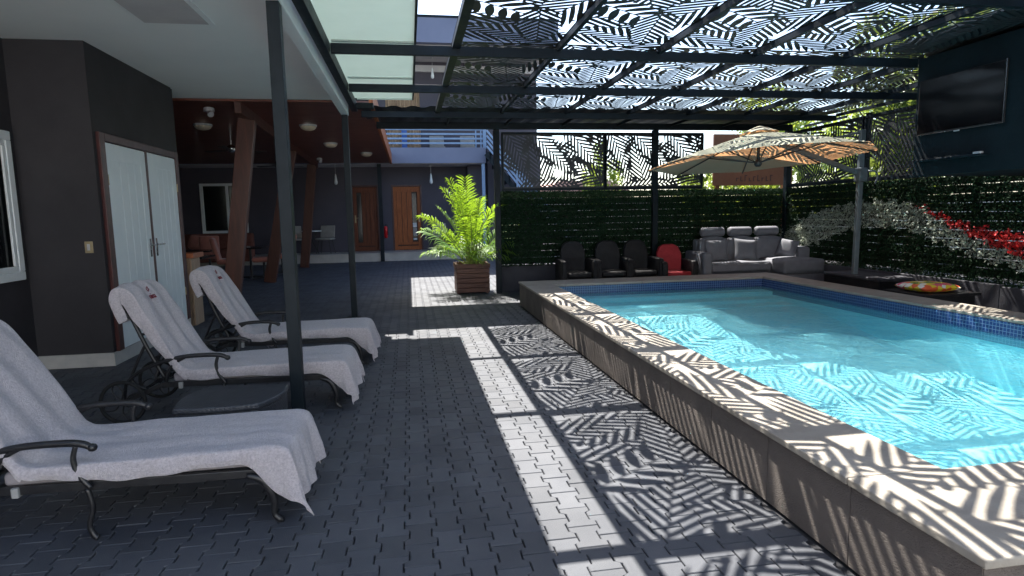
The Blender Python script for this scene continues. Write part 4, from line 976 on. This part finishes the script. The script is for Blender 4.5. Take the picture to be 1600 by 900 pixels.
def pendant(x, y, ztop, drop, lab):
    t = thing('pendant_lamp', lab, 'lamp', (x, y, ztop-drop), 'slim white pendant lamps under the ceilings')
    MB().tube([(x, y, ztop), (x, y, ztop-.04)], .03).build('ceiling_rose', M['lampmetal'], t); MB().tube([(x, y, ztop-.03), (x, y, ztop-drop+.30)], .005).build('cord', M['lampmetal'], t)
    MB().lathe([(.012, .30), (.026, .24), (.034, .16), (.05, .06), (.048, .0), (.02, -.03)], (x, y, ztop-drop), 16).build('shade', M['lampglass'] if 0 else M['white_trim'], t, smooth=True)
pendant(-2.2, 19.9, 3.0, .56, 'slim white pendant lamp above the grey chair left of the timber doors')
pendant(.76, 19.9, 3.0, .56, 'slim white pendant lamp right of the warm timber door')
pendant(.92, 20.0, 6.35, .62, 'slim white pendant lamp on the upper storey ceiling')
fe = thing('fire_extinguisher', 'red fire extinguisher hanging beside the dark column between the doors', 'fire extinguisher', (-.70, 19.42, .75))
MB().lathe([(.02, 0), (.055, .01), (.058, .30), (.04, .36), (.018, .38)], (-.715, 19.43, .72), 16).build('cylinder', M['extred'], fe, smooth=True)
b = MB(); b.tube([(-.715, 19.43, 1.1), (-.715, 19.43, 1.15)], .016); b.tube([(-.715, 19.43, 1.14), (-.66, 19.4, 1.12), (-.65, 19.4, .95), (-.655, 19.4, .82)], .008, sub=4); b.build('valve_and_hose', M['rubber'], fe)

# ------------------------------------------------------------------ lounge under the varnished wood ceiling
lg = thing('wood_canopy', 'varnished red wood ceiling on leaning timber posts over the dim lounge', 'canopy', (-3, 14, 0))
b = MB(); k = 0; y = 9.16
while y < 19.25:
    b.box(-8.8, -.50, y, y+.148, 3.02, 3.045); y += .151
b.build('ceiling_boards', M['woodceil'], lg)
MB().box(-8.8, -.50, 9.16, 19.3, 3.046, 3.10).build('roof_deck', M['rubber'], lg)
MB().box(-.498, -.44, 9.16, 19.3, 2.99, 3.32).build('fascia_board', M['doorwood'], lg, bevel=.004)
MB().bar((-2.28, 9.17, 2.94), (-2.66, 19.25, 2.94), .09, .16).build('beam', M['woodbeam'], lg, bevel=.006)
for (xb, yb, xt, yt) in ((-2.72, 9.72, -2.30, 9.75), (-3.06, 13.98, -2.46, 14.0), (-2.96, 17.9, -2.60, 17.9)):
    MB().bar((xb, yb, 0), (xt, yt, 2.86), .24, .13, up=(0, 1, 0)).build('leaning_post', M['woodbeam'], lg, bevel=.008)
def dome(x, y, lab):
    t = thing('ceiling_lamp', lab, 'lamp', (x, y, 2.95), 'round cream ceiling lamps under the wood ceiling')
    MB().lathe([(.15, 0), (.15, -.025), (.14, -.03)], (x, y, 3.019), 24).build('rim', M['lampmetal'], t, smooth=False)
    MB().lathe([(.14, 0), (.125, -.03), (.09, -.055), (.04, -.068), (.005, -.07)], (x, y, 2.99), 24).build('glass_shade', M['lampglass'], t, smooth=True)
dome(-3.41, 11.37, 'round cream ceiling lamp left of the timber beam near the fan'); dome(-1.68, 11.38, 'round cream ceiling lamp right of the beam, nearer of the two'); dome(-1.63, 14.1, 'round cream ceiling lamp right of the beam, farther back'); dome(-1.0, 16.2, 'round cream ceiling lamp partly hidden by the far steel post')
def fan(x, y, lab):
    t = thing('ceiling_fan', lab, 'fan', (x, y, 2.6), 'dark fans under the wood ceiling')
    MB().tube([(x, y, 3.02), (x, y, 2.78)], .014).build('rod', M['chrome'], t); MB().lathe([(.03, .09), (.09, .06), (.10, 0), (.05, -.05), (.01, -.06)], (x, y, 2.72), 20).build('motor', M['chrome'], t, smooth=True)
    for q in range(3):
        a = q*2.094+.5; c, s = math.cos(a), math.sin(a); p = Vector((x, y, 2.71)); u = Vector((c, s, 0)); v = Vector((-s, c, .12)); 
        P = [p+u*.1-v*.04, p+u*.1+v*.04, p+u*.62+v*.07, p+u*.66, p+u*.62-v*.07]; MB().add(P+[q_+Vector((0, 0, .008)) for q_ in P], [(0, 1, 2, 3, 4), (9, 8, 7, 6, 5)]+[(i, i+5, (i+1) % 5+5, (i+1) % 5) for i in range(5)]).build('blade', M['fan'], t)
fan(-3.3, 12.6, 'dark ceiling fan beside the round lamp left of the beam'); fan(-3.2, 16.3, 'dark ceiling fan farther back behind the leaning post')
def spot(x, y, lab):
    t = thing('spotlight', lab, 'lamp', (x, y, 2.9), 'small spotlights on the timber beam'); MB().lathe([(.05, .06), (.07, .05), (.075, 0)], (x, y, 2.93), 16).build('base', M['lampmetal'], t); MB().tube([(x, y, 2.95), (x+.04, y-.07, 2.88)], [.035, .045], 12).build('lamp_head', M['lampmetal'], t)
spot(-2.75, 9.5, 'small white spotlight next to the start of the timber beam'); spot(-2.30, 17.2, 'small white spotlight near the farthest leaning post')

def tub_chair(lab):                                              # faces -Y locally
    t = thing('swivel_chair', lab, 'chair', (0, 0, 0), 'terracotta swivel chairs in the lounge')
    MB().rbox(-.24, .24, -.24, .22, .42, .54, .05).build('seat', M['terra'], t, smooth=True)
    b = MB(); b.rbox(-.23, .23, .15, .25, .50, 1.0, .045); bk = b.build('backrest', M['terra'], t, smooth=True)
    for v in bk.data.vertices: v.co.y += (v.co.z-.5)*.22+.5*v.co.x**2*-.9; 
    MB().tube([(0, 0, .42), (0, 0, .06)], .025).build('column', M['fan'], t)
    b = MB()
    for q in range(5): a = q*1.2566; b.bar((0, 0, .07), (.27*math.cos(a), .27*math.sin(a), .035), .03, .025)
    b.build('star_base', M['fan'], t); return t
c0 = tub_chair('terracotta swivel chair seen from the side, nearest between the leaning posts'); c0.location = (-3.30, 14.6, 0); c0.rotation_euler = (0, 0, R(-80))
dup(c0, (-3.12, 15.7, 0), R(-60), 'terracotta swivel chair half hidden behind the second leaning post')
dup(c0, (-3.95, 14.2, 0), R(100), 'terracotta chair whose edge shows just right of the first leaning post')
dup(c0, (-5.6, 14.0, 0), R(60), 'terracotta chair at the far left beyond the pale counter')
dup(c0, (-5.0, 16.4, 0), R(200), 'terracotta chair behind the black table left of the first leaning post')
def table(x, y, w, d, h, lab, top=M['blacktop']):
    t = thing('lounge_table', lab, 'table', (x, y, 0), 'dark tables in the lounge'); MB().box(x-w/2, x+w/2, y-d/2, y+d/2, h-.035, h).build('table_top', top, t, bevel=.006)
    b = MB(); b.tube([(x, y, .03), (x, y, h-.036)], .03)
    b.bar((x-.25, y, .02), (x+.25, y, .02), .05, .035); b.bar((x, y-.25, .02), (x, y+.25, .02), .05, .035); b.build('pedestal', M['fan'], t)
table(-4.5, 12.6, 1.3, .8, .70, 'glossy black table just beyond the pale counter'); table(-3.75, 15.3, .7, .9, .74, 'dark table between the terracotta chairs'); table(-5.0, 15.1, 1.0, .8, .70, 'dark table in front of the brown sofa')
ls = thing('lounge_sofa', 'brown velvet sofa under the white framed window', 'sofa', (-6, 19.6, 0))
MB().rbox(-8.2, -4.6, 18.9, 19.35, .15, .52, .04).build('seat', M['terradark'], ls); MB().rbox(-8.2, -4.6, 19.1, 19.38, .52, .98, .05).build('backrest', M['terradark'], ls)
for k, (x, lb) in enumerate(((-6.7, 'left one'), (-6.1, 'right one'))):
    o = MB().rbox(-.2, .2, -.06, .06, -.2, .2, .05, puff=.03).build('lounge_pillow', M['terra'], None, smooth=True); o.location = (x, 18.95, .74); o.rotation_euler = (R(-20), R(14), R(10))
    tag(o, 'terracotta pillow leaning on the brown sofa under the window, '+lb, 'pillow', 'terracotta pillows on the lounge sofa')
def shell_chair(lab):
    t = thing('shell_chair', lab, 'chair', (0, 0, 0), 'grey upholstered chairs along the back wall')
    MB().rbox(-.25, .25, -.24, .2, .43, .49, .025).build('seat', M['greychair'], t, smooth=True)
    bk = MB().rbox(-.235, .235, .17, .22, .50, .88, .022).build('backrest', M['greychair'], t, smooth=True)
    for v in bk.data.vertices: v.co.y += (v.co.z-.5)*.25
    for x in (-.2, .2):
        for y in (-.2, .17): MB().tube([(x*.8, y*.8, .44), (x*1.15, y*1.15, 0)], .011).build('leg', M['fan'], t)
    return t
s0 = shell_chair('grey chair left of the timber doors, right of the small table'); s0.location = (-2.63, 20.1, .262); s0.rotation_euler = (0, 0, R(-12))
dup(s0, (-3.55, 20.1, .262), R(18), 'grey chair left of the small table, half behind the near steel post'); dup(s0, (1.02, 20.15, .262), R(6), 'grey chair behind the palm fronds, right of the warm timber door')
dup(s0, (1.0, 20.1, 3.10), R(0), 'grey chair up on the balcony, left of the pair'); dup(s0, (2.0, 20.1, 3.10), R(0), 'grey chair up on the balcony near the stairs')
t = thing('bistro_table', 'small round white topped table between two grey chairs at the back wall', 'table', (-3.05, 20.15, .262))
MB().lathe([(.3, 0), (.3, .025)], (-3.05, 20.15, .262+.70), 28).build('table_top', M['white_trim'], t); b = MB()
for s in (-1, 1): b.tube([(-3.05+s*.2, 20.05, .262), (-3.05-s*.15, 20.2, .96)], .012)
b.build('crossed_legs', M['fan'], t)

# ------------------------------------------------------------------ beyond the fences
sg = thing('sign_board', 'large rust brown board on posts beyond the back hedge, behind the umbrella', 'sign', (7.7, 12.9, 0))
MB().box(6.80, 8.75, 12.9, 12.96, 1.95, 3.09).build('board', M['signboard'], sg, bevel=.006)
for x in (6.95, 8.6): MB().box(x-.04, x+.04, 12.97, 13.05, 0, 3.09).build('post', M['signboard'], sg)
for i in range(9):
    x = 7.35+i*.105; h = .08+.03*((i*7) % 3); b = MB(); b.box(x, x+.02, 12.893, 12.9, 2.04, 2.04+h); b.box(x+.02, x+.06, 12.893, 12.9, 2.04+(.0 if i % 2 else h-.02), 2.04+(.02 if i % 2 else h)); b.build('raised_mark', M['signtext'], sg)
nh = thing('neighbour_house', 'low cream house with pink tiled roof far beyond the back screens', 'house', (12, 34, 0))
MB().box(7.5, 13.5, 36, 42, 0, 2.35).build('wall', M['houserender'], nh)
MB().prism([(7.0, 2.35), (14.0, 2.35), (12.0, 3.3), (9.0, 3.3)], 'y', 35.5, 42.5).build('roof', M['houseroof'], nh)
MB().box(9, 10, 35.97, 36.0, 1.0, 1.9).build('window', M['glass'], nh)
ow = thing('garden_wall', 'pale garden wall running behind the back hedge', 'wall', (10, 16, 0)); MB().box(4.6, 24, 16, 16.2, 0, 1.62).build('masonry', M['houserender'], ow, bevel=.01); MB().box(4.58, 24, 15.97, 16.23, 1.621, 1.68).build('wall_cap', M['skirting'], ow)
def crown_mesh(seed, n, rx, ry, rz, leaf, clumps=26):
    rs = np.random.RandomState(seed); C = rs.normal(0, 1, (clumps, 3)); C /= np.linalg.norm(C, axis=1, keepdims=True); C *= rs.uniform(.35, .95, (clumps, 1)); sz = rs.uniform(.22, .42, clumps)
    which = rs.randint(0, clumps, n); d = rs.normal(0, 1, (n, 3)); d /= np.linalg.norm(d, axis=1, keepdims=True); P = C[which]+d*(sz[which]*rs.uniform(.55, 1, n)**.5)[:, None]
    P *= np.array([rx, ry, rz]); nrm = d+rs.normal(0, .6, (n, 3)); nrm /= np.linalg.norm(nrm, axis=1, keepdims=True)
    a = np.cross(nrm, rs.normal(0, 1, (n, 3))); a /= np.linalg.norm(a, axis=1, keepdims=True); b_ = np.cross(nrm, a); s = leaf*rs.uniform(.6, 1.4, (n, 1))
    V = np.stack([P-a*s, P-b_*s*.45, P+a*s, P+b_*s*.45], 1).reshape(-1, 3); k = np.arange(n)*4; return V, np.c_[k, k+1, k+2, k+3]
def tree(x, y, h, rx, rz, seed, lab, m=M['treeleaf'], n=9000, leaf=.07, name='tree'):
    t = thing(name, lab, 'tree' if name == 'tree' else 'bush', (x, y, 0), 'trees beyond the fences' if name == 'tree' else 'bushes beyond the fences'); rt = random.Random(seed); ctr = Vector((x, y, h-rz*.9))
    V, Q = crown_mesh(seed, n, rx, rx, rz, leaf); npmesh('crown', V+np.array([0, 0, h-rz*.9]), [Q], m, t)
    tr = MB().tube([(x, y, 0), (x+.05, y, ctr.z*.5), (x, y+.05, ctr.z)], [.05+.03*h, .04+.02*h, .02+.012*h], 10, sub=3).build('trunk', M['bark'], t, smooth=True); b = MB()
    for k in range(7): a = rt.uniform(0, 6.28); e = ctr+Vector((math.cos(a)*rx*.7, math.sin(a)*rx*.7, rt.uniform(-.3, .6)*rz)); s_ = Vector((x, y, ctr.z*rt.uniform(.45, .9))); b.tube([s_, s_.lerp(e, .5)+Vector((0, 0, .1*h/4)), e], [.02+.008*h, .015+.004*h, .008], 6, sub=3)
    b.build('limbs', M['bark'], tr, smooth=True)
tree(9.6, 7.6, 5.4, 1.9, 1.9, 1, 'dense green tree behind the right hand screens, nearest the television wall')
tree(9.9, 10.6, 5.0, 1.7, 1.7, 2, 'green tree behind the far corner of the right hand screens')
tree(9.8, 4.6, 5.8, 2.0, 2.2, 3, 'tall green tree beyond the fence, behind the blue television wall')
tree(12.6, 14.5, 4.4, 1.9, 1.5, 4, 'light green tree seen above the far right corner of the hedge', M['treeleaf2'])
tree(16.5, 25, 6.0, 3.0, 2.4, 5, 'large light green tree farthest away beyond the sign board', M['treeleaf2'], leaf=.11)
tree(9.3, 1.6, 5.2, 1.9, 2.0, 6, 'green tree beyond the fence nearest the camera on the right')
tree(8.3, 14.1, 2.25, 1.3, .75, 7, 'clipped light green bush under the rust brown board', M['treeleaf2'], n=7000, leaf=.05, name='bush')
tree(6.6, 13.3, 2.5, .5, .8, 8, 'narrow light green bush left of the rust brown board', M['treeleaf2'], n=3000, leaf=.045, name='bush')
tree(4.9, 15.2, 3.0, .5, .9, 9, 'small green bush at the corner of the building behind the left screen', M['treeleaf2'], n=3000, leaf=.05, name='bush')
tree(10.4, 13.0, 2.4, 1.2, .8, 10, 'rounded green bush behind the corner post of the hedge', M['treeleaf'], n=6000, leaf=.05, name='bush')

rw = thing('rear_bounce_wall', 'white wall added behind the camera to bounce daylight into the shaded side', 'house', (0, -5, 0))
MB().box(-7, 8, -5.4, -5.2, 0, 4.4).build('wall', M['white_trim'], rw); MB().box(-7.1, 8.1, -5.6, -5.0, 4.401, 4.55).build('parapet', M['steel'], rw)  # added out of view; throws sunlight back onto the ceiling and loungers

tf = MB().box(-3.5, 1.6, -5.2, 1.0, -.012, .006).build('bounce_floor', M['tile']); struct(tf)  # unseen pale floor, added to bounce sun up under the canopy
